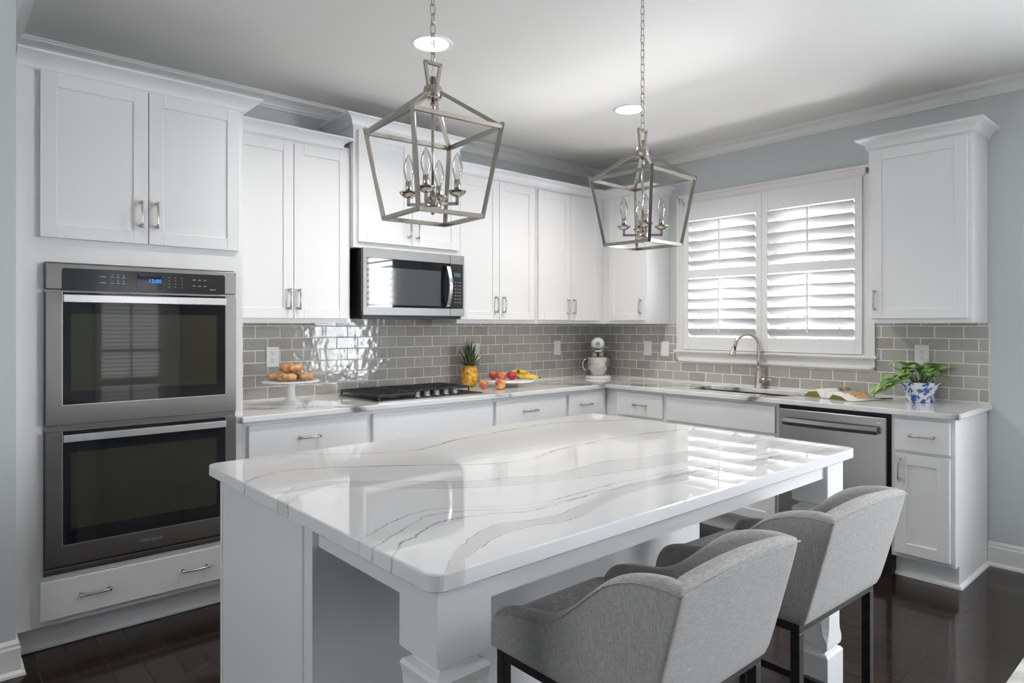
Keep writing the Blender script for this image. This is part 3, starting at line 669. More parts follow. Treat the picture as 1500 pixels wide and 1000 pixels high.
def oven_door(z0, z1, gz0, b0, b1, iz0, iz1, logo=None):
    d = t.part('oven_door', MB().grid([OX0, -4.119, -3.466, OX1], [z0, gz0, z1], lambda i, j: not (i == 1 and j == 1), -0.64, -0.617, 'y'), M['steel_dark'], bevel=0.002)
    t.part('door_glass', MB().box(-4.119, -3.466, -0.638, -0.620, gz0, z1), M['blackglass'], d)
    t.part('glass_edge_trim', MB().box(-4.1205, -4.118, -0.6408, -0.63, gz0, z1).box(-4.1205, -3.4645, -0.6408, -0.63, gz0-0.0015, gz0+0.001), M['bar'], d)
    t.part('viewing_window', MB().box(-4.089, -3.505, -0.6386, -0.637, iz0, iz1), M['ovenwin'], d)
    t.part('door_handle', MB().box(-4.118, -3.466, -0.664, -0.646, b0, b1).box(-4.1, -4.07, -0.648, -0.637, b0+0.006, b1-0.006).box(-3.514, -3.484, -0.648, -0.637, b0+0.006, b1-0.006), M['bar'], d, bevel=0.003)
    if logo: text_mesh('Whirlpool', 0.022, Vector((-3.787, -0.6402, logo))-Vector(t.org), (PI/2, 0, 0), M['bar'], 'logo', d, 0.35)
oven_door(0.946, 1.5025, 1.030, 1.459, 1.493, 1.086, 1.412)
oven_door(0.359, 0.921, 0.445, 0.875, 0.908, 0.508, 0.829, 0.403)
t.part('bottom_trim', MB().box(OX0-0.004, OX1+0.002, -0.634, -0.617, 0.332, 0.351), M['steel_dark'], bevel=0.002)

# ------------------------------------------------------------------ microwave
t = Thing('microwave', 'stainless over-the-range microwave under the raised cabinet', 'microwave', (-2.2155, -0.2, 1.412))
t.part('body', MB().box(-2.592, -1.840, -0.372, -0.014, 1.4135, 1.8295), M['black'], bevel=0.003)
fd = t.part('door', MB().grid([-2.594, -2.570, -1.953], [1.425, 1.474, 1.7715, 1.8305], lambda i, j: not (i == 1 and j == 1), -0.40, -0.373, 'y'), M['steel_mw'], bevel=0.002)
t.part('door_glass', MB().box(-2.570, -1.953, -0.399, -0.376, 1.474, 1.7715), M['blackglass'], fd)
t.part('viewing_window', MB().box(-2.556, -2.028, -0.4, -0.398, 1.490, 1.718), M['mwwin'], fd)
cpn = t.part('control_panel', MB().box(-1.951, -1.8365, -0.40, -0.373, 1.425, 1.8305), M['steel_mw'], bevel=0.002)
t.part('keypad', MB().box(-1.951, -1.848, -0.4012, -0.399, 1.474, 1.7715), M['panel'], cpn)
t.part('display', MB().box(-1.922, -1.870, -0.402, -0.400, 1.686, 1.713), M['lcd2'], cpn)
mk = MB()
for r_ in range(7):
    for k in range(3): mk.box(-1.915+k*0.019, -1.908+k*0.019, -0.402, -0.4005, 1.515+r_*0.022, 1.519+r_*0.022)
t.part('key_legend', mk, M['mark'], cpn)
hp = [(-1.988, -0.395, 1.757), (-1.986, -0.412, 1.752)] + [(-1.985+0.0*k, -0.418-0.030*math.sin(PI*k/10), 1.745-0.25*k/10) for k in range(11)] + [(-1.986, -0.412, 1.488), (-1.988, -0.395, 1.483)]
hm = MB(); RR = []
for p in hp:
    x, y, z = p; RR.append([(x-0.013, y, z), (x+0.013, y, z), (x+0.013, y-0.010, z), (x-0.013, y-0.010, z)])
hm.rings(RR, smooth=False); t.part('handle', hm, M['bar'], fd, bevel=0.003)
text_mesh('Whirlpool', 0.014, Vector((-2.212, -0.4003, 1.803))-Vector(t.org), (PI/2, 0, 0), M['mark'], 'logo', fd, 0.35)
t.part('vent_base', MB().box(-2.585, -1.850, -0.37, -0.03, 1.405, 1.4135), M['black'])

# ------------------------------------------------------------------ dishwasher
t = Thing('dishwasher', 'stainless dishwasher with a bar handle under the worktop', 'dishwasher', (2.305, -0.3, 0), 'B')
t.part('tub', MB().box(1.988, 2.618, -0.60, -0.02, 0.0, 0.882), M['black'])
dd = t.part('door', MB().box(1.996, 2.602, -0.637, -0.602, 0.125, 0.858), M['steel_v'], bevel=0.004)
hb = MB(); RR = []
for k in range(13):
    u = k/12; x = 2.035+0.53*u+0.0*u; y = -0.664-0.012*math.sin(PI*u)
    RR.append([(x, y+0.010, 0.765), (x, y-0.004, 0.765), (x, y-0.010, 0.785), (x, y-0.004, 0.806), (x, y+0.010, 0.806)])
hb.rings(RR, smooth=False); hb.box(2.036, 2.062, -0.664, -0.636, 0.772, 0.80).box(2.536, 2.562, -0.664, -0.636, 0.772, 0.80)
t.part('handle', hb, M['steel'], dd)
t.part('badge', MB().box(2.555, 2.575, -0.6385, -0.6365, 0.826, 0.832), M['bar'], dd)
t.part('toe_panel', MB().box(1.996, 2.602, -0.56, -0.535, 0.0, 0.12), M['black'])

# ------------------------------------------------------------------ cooktop
CX0, CX1, CY0, CY1 = -2.60, -1.805, -0.585, -0.095
t = Thing('cooktop', 'black gas cooktop with cast iron grates set into the worktop', 'cooktop', (-2.2, -0.34, 0.914))
t.part('tray', MB().box(CX0, CX1, CY0, CY1, 0.914, 0.922), M['steel'], bevel=0.003)
t.part('burner_deck', MB().box(CX0+0.012, CX1-0.012, CY0+0.014, CY1-0.01, 0.922, 0.926), M['black'])
for (bx, by, r_) in ((-2.44, -0.22, 0.04), (-2.44, -0.46, 0.045), (-2.20, -0.25, 0.055), (-1.97, -0.22, 0.04), (-1.97, -0.46, 0.035)):
    t.part('burner', MB().lathe([(r_+0.012, 0.926), (r_+0.012, 0.932), (r_, 0.934), (r_, 0.942), (r_-0.008, 0.945)], (bx, by, 0), 20), M['iron'])
def grate(x0, x1, y0, y1, cut=False):
    g = MB(); z0, z1 = 0.946, 0.960; w = 0.009
    g.box(x0, x1, y0, y0+w, z0, z1); g.box(x0, x1, y1-w, y1, z0, z1); g.box(x0, x0+w, y0, y1, z0, z1); g.box(x1-w, x1, y0, y1, z0, z1)
    n = 7
    for k in range(1, n):
        x = x0+(x1-x0)*k/n; g.box(x-0.0045, x+0.0045, y0, y1, z0+0.001, z1+0.002)
    for k in range(1, 4):
        y = y0+(y1-y0)*k/4; g.box(x0, x1, y-0.0045, y+0.0045, z0, z1)
    for x in (x0, x1-w):
        for y in (y0, y1-w): g.box(x, x+w, y, y+w, 0.9262, z0)
    return g
t.part('grate', grate(-2.590, -2.335, -0.575, -0.105), M['iron'], bevel=0.002)
t.part('grate', grate(-2.330, -2.075, -0.430, -0.105), M['iron'], bevel=0.002)
t.part('grate', grate(-2.070, -1.815, -0.430, -0.105), M['iron'], bevel=0.002)
for k in range(5):
    x = -2.300+k*0.077; y = -0.535+0.008*k
    t.part('knob', MB().lathe([(0.023, 0.926), (0.023, 0.930), (0.018, 0.932), (0.0175, 0.952), (0.015, 0.956)], (x, y, 0), 18).box(x-0.004, x+0.004, y-0.018, y+0.018, 0.954, 0.961), M['knob'])

# ------------------------------------------------------------------ island
IX0, IX1, IY0, IY1 = -3.8595, -1.9816, -2.9607, -1.6757
sl = MB(); R0 = []
def slab_ring(z, ins): return rr(IX0+ins, IX1-ins, IY0+ins, IY1-ins, z, 0.032-ins*0.5, 7)
sl.rings([slab_ring(0.879, 0.003), slab_ring(0.882, 0), slab_ring(0.911, 0), slab_ring(0.9132, 0.0012), slab_ring(0.914, 0.003)], smooth=False)
isl = Thing('kitchen_island', 'white kitchen island with square legs and a veined quartz top', 'kitchen island', (-2.92, -2.3, 0))
isl.part('quartz_top', sl, M['island_top'], loc=(0, 0, 0))
# the slab's pattern reads object coordinates: keep its mesh in world coordinates
top = isl.root.children[0]
top.data.transform(Matrix.Translation(Vector(isl.org))); top.location = -Vector(isl.org)
BX0, BX1, BY0, BY1 = -3.822, -2.115, -2.385, -1.745
b = MB().box(BX0+0.008, BX1-0.008, BY0+0.01, BY1, 0.0, 0.879)
isl.part('cabinet_body', b, M['cab'])
isl.part('end_panel', MB().box(BX0-0.006, BX0+0.008, -2.337, -1.738, 0.0, 0.879), M['cab'], bevel=0.0015, seg=1)
isl.part('corner_stile', MB().box(BX0, BX0+0.02, BY0, -2.337, 0.0, 0.879), M['cab'])
isl.part('corner_stile', MB().box(BX0-0.008, BX0+0.01, -1.738, -1.720, 0, 0.879), M['cab'])
isl.part('end_panel', MB().box(BX1-0.008, BX1+0.006, BY0, -1.738, 0.0, 0.879), M['cab'], bevel=0.0015, seg=1)
isl.part('back_panel', MB().box(BX0+0.02, BX1-0.008, BY0, BY0+0.01, 0.0, 0.879), M['cab'])
# doors and drawers on the cooktop side
for k in range(4):
    a = -3.79+k*0.4175; bb = a+0.402; hx = bb-0.03 if k % 2 == 0 else a+0.03
    dmb = shaker(-bb, -a, 0.142, 0.678, 0.0); dd_ = dmb; bmesh.ops.rotate(dd_.bm, verts=dd_.bm.verts[:], cent=(0,0,0), matrix=Matrix.Rotation(PI, 3, 'Z')); bmesh.ops.translate(dd_.bm, verts=dd_.bm.verts[:], vec=(0, BY1+0.02, 0))
    dp = isl.part('door', dd_, M['cab'], bevel=0.0015, seg=1)
    hm = pull(-hx, 0.55, 0.0, True); bmesh.ops.rotate(hm.bm, verts=hm.bm.verts[:], cent=(0,0,0), matrix=Matrix.Rotation(PI, 3, 'Z')); bmesh.ops.translate(hm.bm, verts=hm.bm.verts[:], vec=(0, BY1+0.02, 0))
    isl.part('handle', hm, M['pull'], dp)
    isl.part('drawer_front', MB().box(a, bb, BY1, BY1+0.02, 0.694, 0.862), M['cab'], bevel=0.003)
# aprons
isl.part('apron', MB().box(-3.805, -3.785, BY0, -2.79, 0.812, 0.879), M['cab'])
isl.part('apron', MB().box(-3.69, -2.13, -2.907, -2.885, 0.815, 0.879), M['cab'])
isl.part('apron', MB().box(-2.02, -2.00, BY0, -2.79, 0.812, 0.879).box(-2.12, -2.00, BY0-0.02, BY0, 0.812, 0.879), M['cab'])
def island_leg(x0, x1, y0, y1):
    mb = MB(); cx_, cy_ = (x0+x1)/2, (y0+y1)/2; h = (x1-x0)/2
    def ring(z, s, ch): # square with chamfered corners
        c_ = max(ch, 0.0012); P = []
        for sx, sy, o in ((1,1,0),(-1,1,1),(-1,-1,0),(1,-1,1)):
            a = (cx_+sx*s, cy_+sy*(s-c_), z); b_ = (cx_+sx*(s-c_), cy_+sy*s, z)
            P += [a, b_] if o == 0 else [b_, a]
        return P
    prof = [(0, h+0.0, 0), (0.168, h, 0), (0.176, h-0.006, 0), (0.178, h-0.016, 0), (0.188, h-0.018, 0), (0.192, h-0.006, 0), (0.205, h-0.004, 0), (0.225, h-0.004, 0.003), (0.245, h-0.004, 0.014), (0.27, h-0.004, 0.019), (0.60, h-0.004, 0.019), (0.625, h-0.004, 0.014), (0.645, h-0.004, 0.003), (0.665, h-0.004, 0), (0.686, h, 0), (0.694, h-0.004, 0), (0.700, h-0.018, 0), (0.708, h-0.020, 0), (0.716, h-0.006, 0), (0.720, h, 0), (0.879, h, 0)]
    mb.rings([ring(z, s, c_) for z, s, c_ in prof], smooth=False)
    return mb
isl.part('leg', island_leg(-3.822, -3.690, -2.920, -2.788), M['cab'])
isl.part('leg', island_leg(-2.130, -1.998, -2.920, -2.788), M['cab'])

# ------------------------------------------------------------------ bar stools
def make_stool():
    t = Thing('bar_stool', 'nearest grey linen bar stool, at the left end of the island front', 'bar stool', loc=(0, 0, 0), group='upholstered stools at the island')
    w, th, lean = 0.235, 0.062, 0.268
    side = [(0.238,0.597,0.61),(0.236,0.597,0.635),(0.222,0.597,0.668),(0.205,0.597,0.679),(0.168,0.597,0.692),(0.117,0.597,0.700),(0.06,0.597,0.708),(0.03,0.597,0.720),(-0.01,0.597,0.744),(-0.055,0.597,0.782),(-0.095,0.597,0.818),(-0.13,0.597,0.846),(-0.165,0.597,0.862),(-0.20,0.597,0.873),(-0.246,0.597,0.880),(-0.275,0.597,0.880),(-0.295,0.597,0.879),(-0.3085,0.597,0.878)]
    st = []
    yb = -0.235
    # left side, front to back (x=-w), then back left to right, then right side back to front
    def fr_(y): return min(1, max(0, (0.15-y)/0.40))
    for (y, zb, h) in side:
        u = fr_(y); yb_ = y + lean*(h-0.6)*u   # plan at seat height so that leaning brings the rim to y
        yb_ = max(yb_, yb)
        st.append(((-w, yb_), (-w+th, max(yb_, yb+th*0.9)), h, u))
    vs_ = [0.03, 0.08, 0.18, 0.34, 0.5, 0.66, 0.82, 0.92, 0.97]
    for v in vs_:
        x = -w+2*w*v; hh = 0.878+0.013*math.sin(PI*v)
        xi = max(-w+th, min(w-th, -w+th+(2*w-2*th)*v))
        st.append(((x, yb), (xi, yb+th), hh, 1.0))
    for (y, zb, h) in reversed(side):
        u = fr_(y); yb_ = max(y+lean*(h-0.6)*u, yb)
        st.append(((w, yb_), (w-th, max(yb_, yb+th*0.9)), h, u))
    R = []
    for (ox, oy), (ix, iy), h, u in st:
        def pt(f, z):  # f 0 outer .. 1 inner
            return Vector((ox+(ix-ox)*f, oy+(iy-oy)*f - lean*(z-0.6)*u, z))
        z0 = 0.588; hh = max(h, z0+0.012)
        sec = [pt(0.12, z0), pt(0.0, z0+0.006), pt(0, z0+(hh-z0)*0.5), pt(0, hh-0.006), pt(0.05, hh+0.001), pt(0.22, hh+0.008), pt(0.5, hh+0.010), pt(0.78, hh+0.005), pt(0.95, hh-0.006), pt(1.0, hh-0.022 if hh > 0.66 else hh-0.012), pt(1.0, z0+(hh-z0)*0.45), pt(1.0, z0+0.002), pt(0.85, z0)]
        R.append(sec)
    mb = MB(); mb.rings(R, closed=True)
    t.part('backrest_and_arms', mb, M['fabric'], subd=1)
    sm = MB()
    # seam piping along the outer rim
    seam = [Vector((p[3].x, p[3].y, p[3].z+0.002)) for p in R[3:-3]]
    sm.tube(seam, 0.0018, n=6); t.part('piping', sm, M['fabric'], t.root.children[0])
    # seat cushion
    iw = w-th+0.004; q = MB(); Y0, Y1 = yb+th-0.012, 0.236
    q.rings([rr(-iw, iw, Y0, Y1-0.012, 0.600, 0.03), rr(-iw, iw, Y0, Y1, 0.612, 0.035), rr(-iw, iw, Y0, Y1, 0.646, 0.035), rr(-iw+0.006, iw-0.006, Y0+0.005, Y1-0.008, 0.661, 0.035), rr(-iw+0.03, iw-0.03, Y0+0.03, Y1-0.035, 0.669, 0.03), rr(-iw+0.08, iw-0.08, Y0+0.08, Y1-0.09, 0.673, 0.03)])
    t.part('seat', q, M['fabric'])
    s = 0.0125; lx, yf, ybk = 0.214, 0.203, -0.205; f_ = MB()
    f_.box(-lx-s, lx+s, yf-s, yf+s, 0.568, 0.590).box(-lx-s, lx+s, ybk-s, ybk+s, 0.568, 0.590)
    for x in (-lx, lx): f_.box(x-s, x+s, ybk+s, yf-s, 0.568, 0.590)
    t.part('seat_frame', f_, M['legmetal'], bevel=0.002)
    for x in (-lx, lx):
        for y in (yf, ybk): t.part('leg', MB().box(x-s, x+s, y-s, y+s, 0.0, 0.568), M['legmetal'], bevel=0.002)
    for x in (-lx, lx): t.part('stretcher', MB().box(x-0.009, x+0.009, ybk+s, yf-s, 0.205, 0.229), M['legmetal'])
    for y in (yf, ybk): t.part('stretcher', MB().box(-lx+s, lx-s, y-0.009, y+0.009, 0.205, 0.229), M['legmetal'])
    return t
st1 = make_stool(); st1.root.location = (-3.285, -2.94, 0)
dup(st1.root, (-2.622, -2.945, 0), math.radians(-2), 'grey linen bar stool nearer the window, farther from the camera at the island front')

# ------------------------------------------------------------------ lantern pendants
def make_pendant():
    t = Thing('lantern_pendant', 'larger-looking left nickel lantern pendant, nearest the ovens', 'pendant light', loc=(0, 0, 0), group='nickel cage lanterns over the island')
    zt, zb, rt, rb, zh = 1.942, 1.683, 0.206, 0.151, 2.053; s = 0.0058
    def cr(r, z): return [Vector((r*math.cos(PI/2*k), r*math.sin(PI/2*k), z)) for k in range(4)]
    T, B = cr(rt, zt), cr(rb, zb)
    def bar(a, b_, half=s):
        mb = MB(); d = (Vector(b_)-Vector(a)).normalized(); mb.tube([a, b_], half, square=True, up=(0, 0, 1) if abs(d.z) < 0.9 else (1, 0, 0)); return mb
    for k in range(4): t.part('top_rail', bar(T[k], T[(k+1) % 4]), M['nickel'])
    for k in range(4): t.part('bottom_rail', bar(B[k], B[(k+1) % 4]), M['nickel'])
    for k in range(4):
        d = (T[k]-B[k]).normalized(); t.part('upright', bar(B[k]-d*0.004, T[k]+d*0.014), M['nickel'])
    for k in range(4): t.part('roof_arm', bar(T[k], Vector((0.022*math.cos(PI/2*k), 0.022*math.sin(PI/2*k), zh-0.002))), M['nickel'])
    t.part('hub', MB().lathe([(0.004, zh-0.020), (0.026, zh-0.018), (0.027, zh-0.015), (0.027, zh+0.013), (0.025, zh+0.016), (0.010, zh+0.018), (0.008, zh+0.045), (0.002, zh+0.046)], n=24), M['nickel'])
    hl = MB(); c45 = math.cos(PI/4)
    def hp_(u, z): return (u*c45, -u*c45, z)
    hl.tube([hp_(-0.013, zh+0.012), hp_(-0.026, zh+0.088)], 0.0045, square=True, up=(c45, c45, 0)); hl.tube([hp_(0.013, zh+0.012), hp_(0.026, zh+0.088)], 0.0045, square=True, up=(c45, c45, 0)); hl.tube([hp_(-0.030, zh+0.086), hp_(0.030, zh+0.086)], 0.0045, square=True, up=(c45, c45, 0))
    t.part('hanging_loop', hl, M['nickel'])
    t.part('centre_rod', MB().tube([(0, 0, zh-0.015), (0, 0, 1.735)], 0.0045, n=10).lathe([(0.004, 2.000), (0.008, 2.004), (0.008, 2.020), (0.004, 2.024)], n=14), M['nickel'])
    t.part('candle_hub', MB().lathe([(0.003, 1.690), (0.006, 1.694), (0.006, 1.700), (0.003, 1.704), (0.010, 1.707), (0.024, 1.709), (0.026, 1.712), (0.026, 1.738), (0.024, 1.741), (0.012, 1.744), (0.006, 1.760)], n=20), M['nickel'])
    for k in range(4):
        q = PI/2*k; cx_, cy_ = math.cos(q), math.sin(q); r_ = 0.074
        a = t.part('candle_arm', MB().tube([(0.02*cx_, 0.02*cy_, 1.722), (r_*cx_, r_*cy_, 1.722)], 0.0042, square=True).tube([(r_*cx_, r_*cy_, 1.718), (r_*cx_, r_*cy_, 1.752)], 0.0042, square=True), M['nickel'])
        t.part('drip_cup', MB().lathe([(0.004, 1.741), (0.012, 1.743), (0.022, 1.750), (0.0275, 1.757), (0.0275, 1.759), (0.020, 1.754), (0.009, 1.750)], (r_*cx_, r_*cy_, 0), 20), M['nickel'], a)
        t.part('candle_sleeve', MB().lathe([(0.0095, 1.750), (0.0095, 1.790), (0.0085, 1.791)], (r_*cx_, r_*cy_, 0), 16), M['nickel'], a)
        t.part('bulb', MB().lathe([(0.0075, 1.791), (0.009, 1.796), (0.0145, 1.812), (0.0165, 1.826), (0.0150, 1.840), (0.0105, 1.854), (0.0055, 1.864), (0.0022, 1.871)], (r_*cx_, r_*cy_, 0), 18), M['bulb'], a)
    ch = MB(); z = zh+0.084; k = 0; L_ = 0.034
    while z < H-0.05:
        a = (k % 2)*PI/2+PI/4; P = []
        for j in range(14):
            q = 2*PI*j/14; u = 0.0078*math.cos(q); v = math.sin(q); v = (L_/2-0.0078)*(1 if v > 0 else -1)*(abs(v) > 0.01)+0.0078*v+L_/2
            P.append((u*math.cos(a), u*math.sin(a), z+v))
        ch.tube(P, 0.0017, n=6, loop=True); z += L_-0.0052; k += 1
    t.part('chain', ch, M['nickel'])
    wz = [(0.004+0.006*math.sin(k*1.3), 0.006*math.cos(k*1.1), zh+0.05+(H-0.04-zh-0.05)*k/24) for k in range(25)]
    t.part('cord', MB().tube(wz, 0.0012, n=6), M['chrome'])
    t.part('canopy', MB().lathe([(0.06, H-0.001), (0.06, H-0.010), (0.052, H-0.020), (0.012, H-0.026), (0.008, H-0.05)], n=28), M['nickel'])
    return t
p1 = make_pendant(); p1.root.location = (-3.416, -2.318, 0); p1.root.rotation_euler[2] = math.radians(40.5)
dup(p1.root, (-2.410, -2.318, 0), math.radians(46.5), 'right nickel lantern pendant, nearest the window')

# ------------------------------------------------------------------ recessed lights
def recessed(x, y, label, power=10):
    t = Thing('recessed_light', label, 'ceiling light', loc=(x, y, H), group='recessed ceiling downlights')
    t.part('trim_ring', MB().lathe([(0.080, -0.001), (0.080, -0.004), (0.098, -0.006), (0.102, -0.003), (0.102, -0.0005)], n=36, cap0=False, cap1=False), M['plate'])
    t.part('lens', MB().lathe([(0.081, -0.0005), (0.081, -0.004), (0.001, -0.0042)], n=36), M['lens'])
    area('downlight', (0, 0, -0.012), (0, 0, 0), 0.15, 0.15, power, (1.0, 0.96, 0.90), parent=t.root, shape='DISK', spread=math.radians(142))
recessed(-2.692, -1.262, 'lit recessed downlight behind the left lantern chain'); recessed(-1.19, -1.286, 'lit recessed downlight behind the right lantern chain')


# ------------------------------------------------------------------ outlets and switches
def outlet(loc, wall, label, kind):
    t = Thing('outlet' if kind == 'o' else 'light_switch', label, 'outlet' if kind == 'o' else 'switch', loc=loc, rz=0 if wall == 'A' else -PI/2, group='white cover plates on the backsplash')
    t.part('cover_plate', MB().box(-0.0385, 0.0385, -0.006, 0.0, -0.060, 0.060), M['plate'], bevel=0.002)
    if kind == 'o':
        for z in (-0.020, 0.020):
            f = t.part('socket', MB().lathe([(0.0165, 0), (0.0165, 0.0015), (0.015, 0.002)], n=20, mtx=Matrix.Translation((0, -0.006, z)) @ Matrix.Rotation(PI/2, 4, 'X')), M['plate'])
            t.part('slots', MB().box(-0.007, -0.005, -0.0088, -0.0078, z-0.001, z+0.007).box(0.005, 0.007, -0.0088, -0.0078, z-0.001, z+0.007).box(-0.002, 0.002, -0.0088, -0.0078, z-0.010, z-0.006), M['slot'], f)
    else:
        t.part('rocker', MB().box(-0.0165, 0.0165, -0.010, -0.006, -0.033, 0.033), M['plate'], bevel=0.002)
outlet((-2.988, -0.011, 1.174), 'A', 'white outlet on the tile behind the pastry stand', 'o')
outlet((-1.435, -0.011, 1.167), 'A', 'white cover plate half hidden behind the pineapple leaves', 's')
outlet((-0.554, -0.011, 1.173), 'A', 'white switch on the back wall tile left of the mixer', 's')
outlet((-0.011, -0.549, 1.172), 'B', 'white switch right of the mixer, farther from the window', 's')
outlet((-0.011, -0.720, 1.172), 'B', 'white switch right beside the window casing', 's')
outlet((-0.011, -2.588, 1.184), 'B', 'white outlet behind the potted plant', 'o')

# ------------------------------------------------------------------ pastry stand and pastries
CS = (-2.985, -0.275, 0.914)
t = Thing('cake_stand', 'white porcelain cake stand holding pastries left of the cooktop', 'cake stand', loc=CS)
t.part('pedestal', MB().lathe([(0.060, 0), (0.061, 0.004), (0.052, 0.010), (0.036, 0.022), (0.026, 0.045), (0.022, 0.075), (0.023, 0.115), (0.03, 0.122)], n=32), M['porcelain'])
t.part('plate', MB().lathe([(0.03, 0.1215), (0.13, 0.124), (0.156, 0.129), (0.157, 0.134), (0.150, 0.136), (0.145, 0.1335), (0.02, 0.1315)], n=48), M['porcelain'])
bd = MB()
for k in range(44): bd.ball((0.153*math.cos(2*PI*k/44), 0.153*math.sin(2*PI*k/44), 0.129), 0.0042, 6, 4)
t.part('beaded_rim', bd, M['porcelain'], t.root.children[1])
def pastry_mat():
    m = mat('golden_baked_dough', (0.50, 0.26, 0.12), 0.45); nt = m.node_tree; b = nt.nodes['Principled BSDF']
    tc = nd(nt, 'ShaderNodeTexCoord'); n = nd(nt, 'ShaderNodeTexNoise'); n.inputs['Scale'].default_value = 38; n.inputs['Detail'].default_value = 5; nt.links.new(tc.outputs['Object'], n.inputs['Vector'])
    r = ramp(nt, n.outputs['Fac'], [(0.30, (0.30, 0.11, 0.04)), (0.45, (0.55, 0.28, 0.13)), (0.62, (0.66, 0.42, 0.24)), (0.8, (0.70, 0.52, 0.36))]); nt.links.new(r.outputs[0], b.inputs['Base Color']); return m
M['dough'] = pastry_mat()
def pastry(dx, dy, z, rz, label, s=1.0, tilt=0.0):
    mb = MB(); R = []; sd = random.random()*50
    for k in range(28):
        q = 2*PI*k/28; ring = []
        for j in range(12):
            p = 2*PI*j/12; rr_ = 0.019*(1+0.12*math.sin(q*7+j*0.4))
            x = (0.026+rr_*math.cos(p))*1.28*math.cos(q); y = (0.026+rr_*math.cos(p))*math.sin(q); zz = rr_*math.sin(p)*1.1
            v = Vector((x, y, zz)); v += v.normalized()*(0.008*noise.noise(v*42+Vector((sd, 0, 0)))+0.003*noise.noise(v*120+Vector((0, sd, 0)))); ring.append(v*s)
        R.append(ring)
    mb.rings(R, loop=True)
    mb.ball((0, 0, 0.0), 0.013*s, 10, 8, sc=(1.5, 1.1, 0.9))
    o = solo('pastry', mb, M['dough'], label, 'pastry', 'pastries piled on the cake stand', loc=(CS[0]+dx, CS[1]+dy, CS[2]+z)); o.rotation_euler = (tilt, 0, rz)
rt = Vector((0.749, -0.662, 0)); fw = Vector((0.662, 0.749, 0))
def onst(a, b_): v = rt*a+fw*b_; return v.x, v.y
pastry(*onst(-0.088, -0.012), 0.1580, 0.9, 'golden pastry at the left edge of the cake stand', 0.92)
pastry(*onst(0.0, -0.072), 0.1580, -0.72, 'golden pastry lying at the front centre of the cake stand', 0.98)
pastry(*onst(0.090, -0.002), 0.1580, 0.9, 'browner pastry at the right edge of the cake stand', 0.92)
pastry(*onst(-0.005, 0.072), 0.1585, -0.72, 'golden pastry at the back of the cake stand, mostly hidden', 0.95)
pastry(*onst(0.006, -0.010), 0.208, -0.4, 'golden pastry on top of the pile on the cake stand', 1.12, 0.12)

# ------------------------------------------------------------------ pineapple
def pine_mat():
    m = mat('pineapple_skin', (0.6, 0.34, 0.05), 0.5); nt = m.node_tree; b = nt.nodes['Principled BSDF']
    tc = nd(nt, 'ShaderNodeTexCoord'); n = nd(nt, 'ShaderNodeTexNoise'); n.inputs['Scale'].default_value = 45; nt.links.new(tc.outputs['Object'], n.inputs['Vector'])
    n2 = nd(nt, 'ShaderNodeTexNoise'); n2.inputs['Scale'].default_value = 9; nt.links.new(tc.outputs['Object'], n2.inputs['Vector'])
    r = ramp(nt, n.outputs['Fac'], [(0.30, (0.36, 0.15, 0.02)), (0.45, (0.68, 0.33, 0.035)), (0.66, (0.82, 0.50, 0.08))])
    r2 = ramp(nt, n2.outputs['Fac'], [(0.50, (1, 1, 1)), (0.68, (0.35, 0.48, 0.25))])
    mx = nd(nt, 'ShaderNodeMixRGB', blend_type='MULTIPLY'); mx.inputs[0].default_value = 1; nt.links.new(r.outputs[0], mx.inputs[1]); nt.links.new(r2.outputs[0], mx.inputs[2]); nt.links.new(mx.outputs[0], b.inputs['Base Color']); return m
M['pine'] = pine_mat(); M['crown'] = mat('pineapple_leaf', (0.10, 0.15, 0.06), 0.4, noise_amt=0.5, noise_scale=30)
t = Thing('pineapple', 'upright pineapple with a spiky green crown right of the cooktop', 'pineapple', loc=(-1.585, -0.135, 0.914))
pb = MB(); R = []
for i in range(45):
    v = i/44; z = 0.158*v; base_ = 0.060*(1-abs(2*v-1)**3.2*0.42)*(0.97 if v < .5 else 1.0); ring = []
    for k in range(72):
        q = 2*PI*k/72; a = abs(math.sin(4*q+v*16)); c_ = abs(math.sin(4*q-v*16)); bmp = min(a, c_)
        ring.append((base_*(0.955+0.075*bmp**0.6)*math.cos(q), base_*(0.955+0.075*bmp**0.6)*math.sin(q), z))
    R.append(ring)
pb.rings(R); t.part('fruit_body', pb, M['pine'])
lf = MB()
for k in range(58):
    u = k/58; q = k*2.39996; L_ = 0.085+0.085*u; el = math.radians(22+62*u); r0 = 0.026*(1-u*0.8); w0 = 0.0125
    R = []
    for j in range(7):
        s = j/6; e = el+0.35*(s-0.4)*(1-u)*-1; rad = r0+L_*s*math.cos(el)*(1-0.12*s); z = 0.150+0.03*u+L_*s*math.sin(el)-0.02*s*s*(1-u); wd = w0*(1-s**1.6)+0.0004
        c_ = Vector((rad*math.cos(q), rad*math.sin(q), z)); sd_ = Vector((-math.sin(q), math.cos(q), 0)); up_ = Vector((-math.cos(q)*math.sin(el), -math.sin(q)*math.sin(el), math.cos(el)))
        R.append([c_-sd_*wd+up_*0.002, c_-up_*0.0012, c_+sd_*wd+up_*0.002, c_+up_*0.001])
    lf.rings(R)
t.part('leaf_crown', lf, M['crown'])

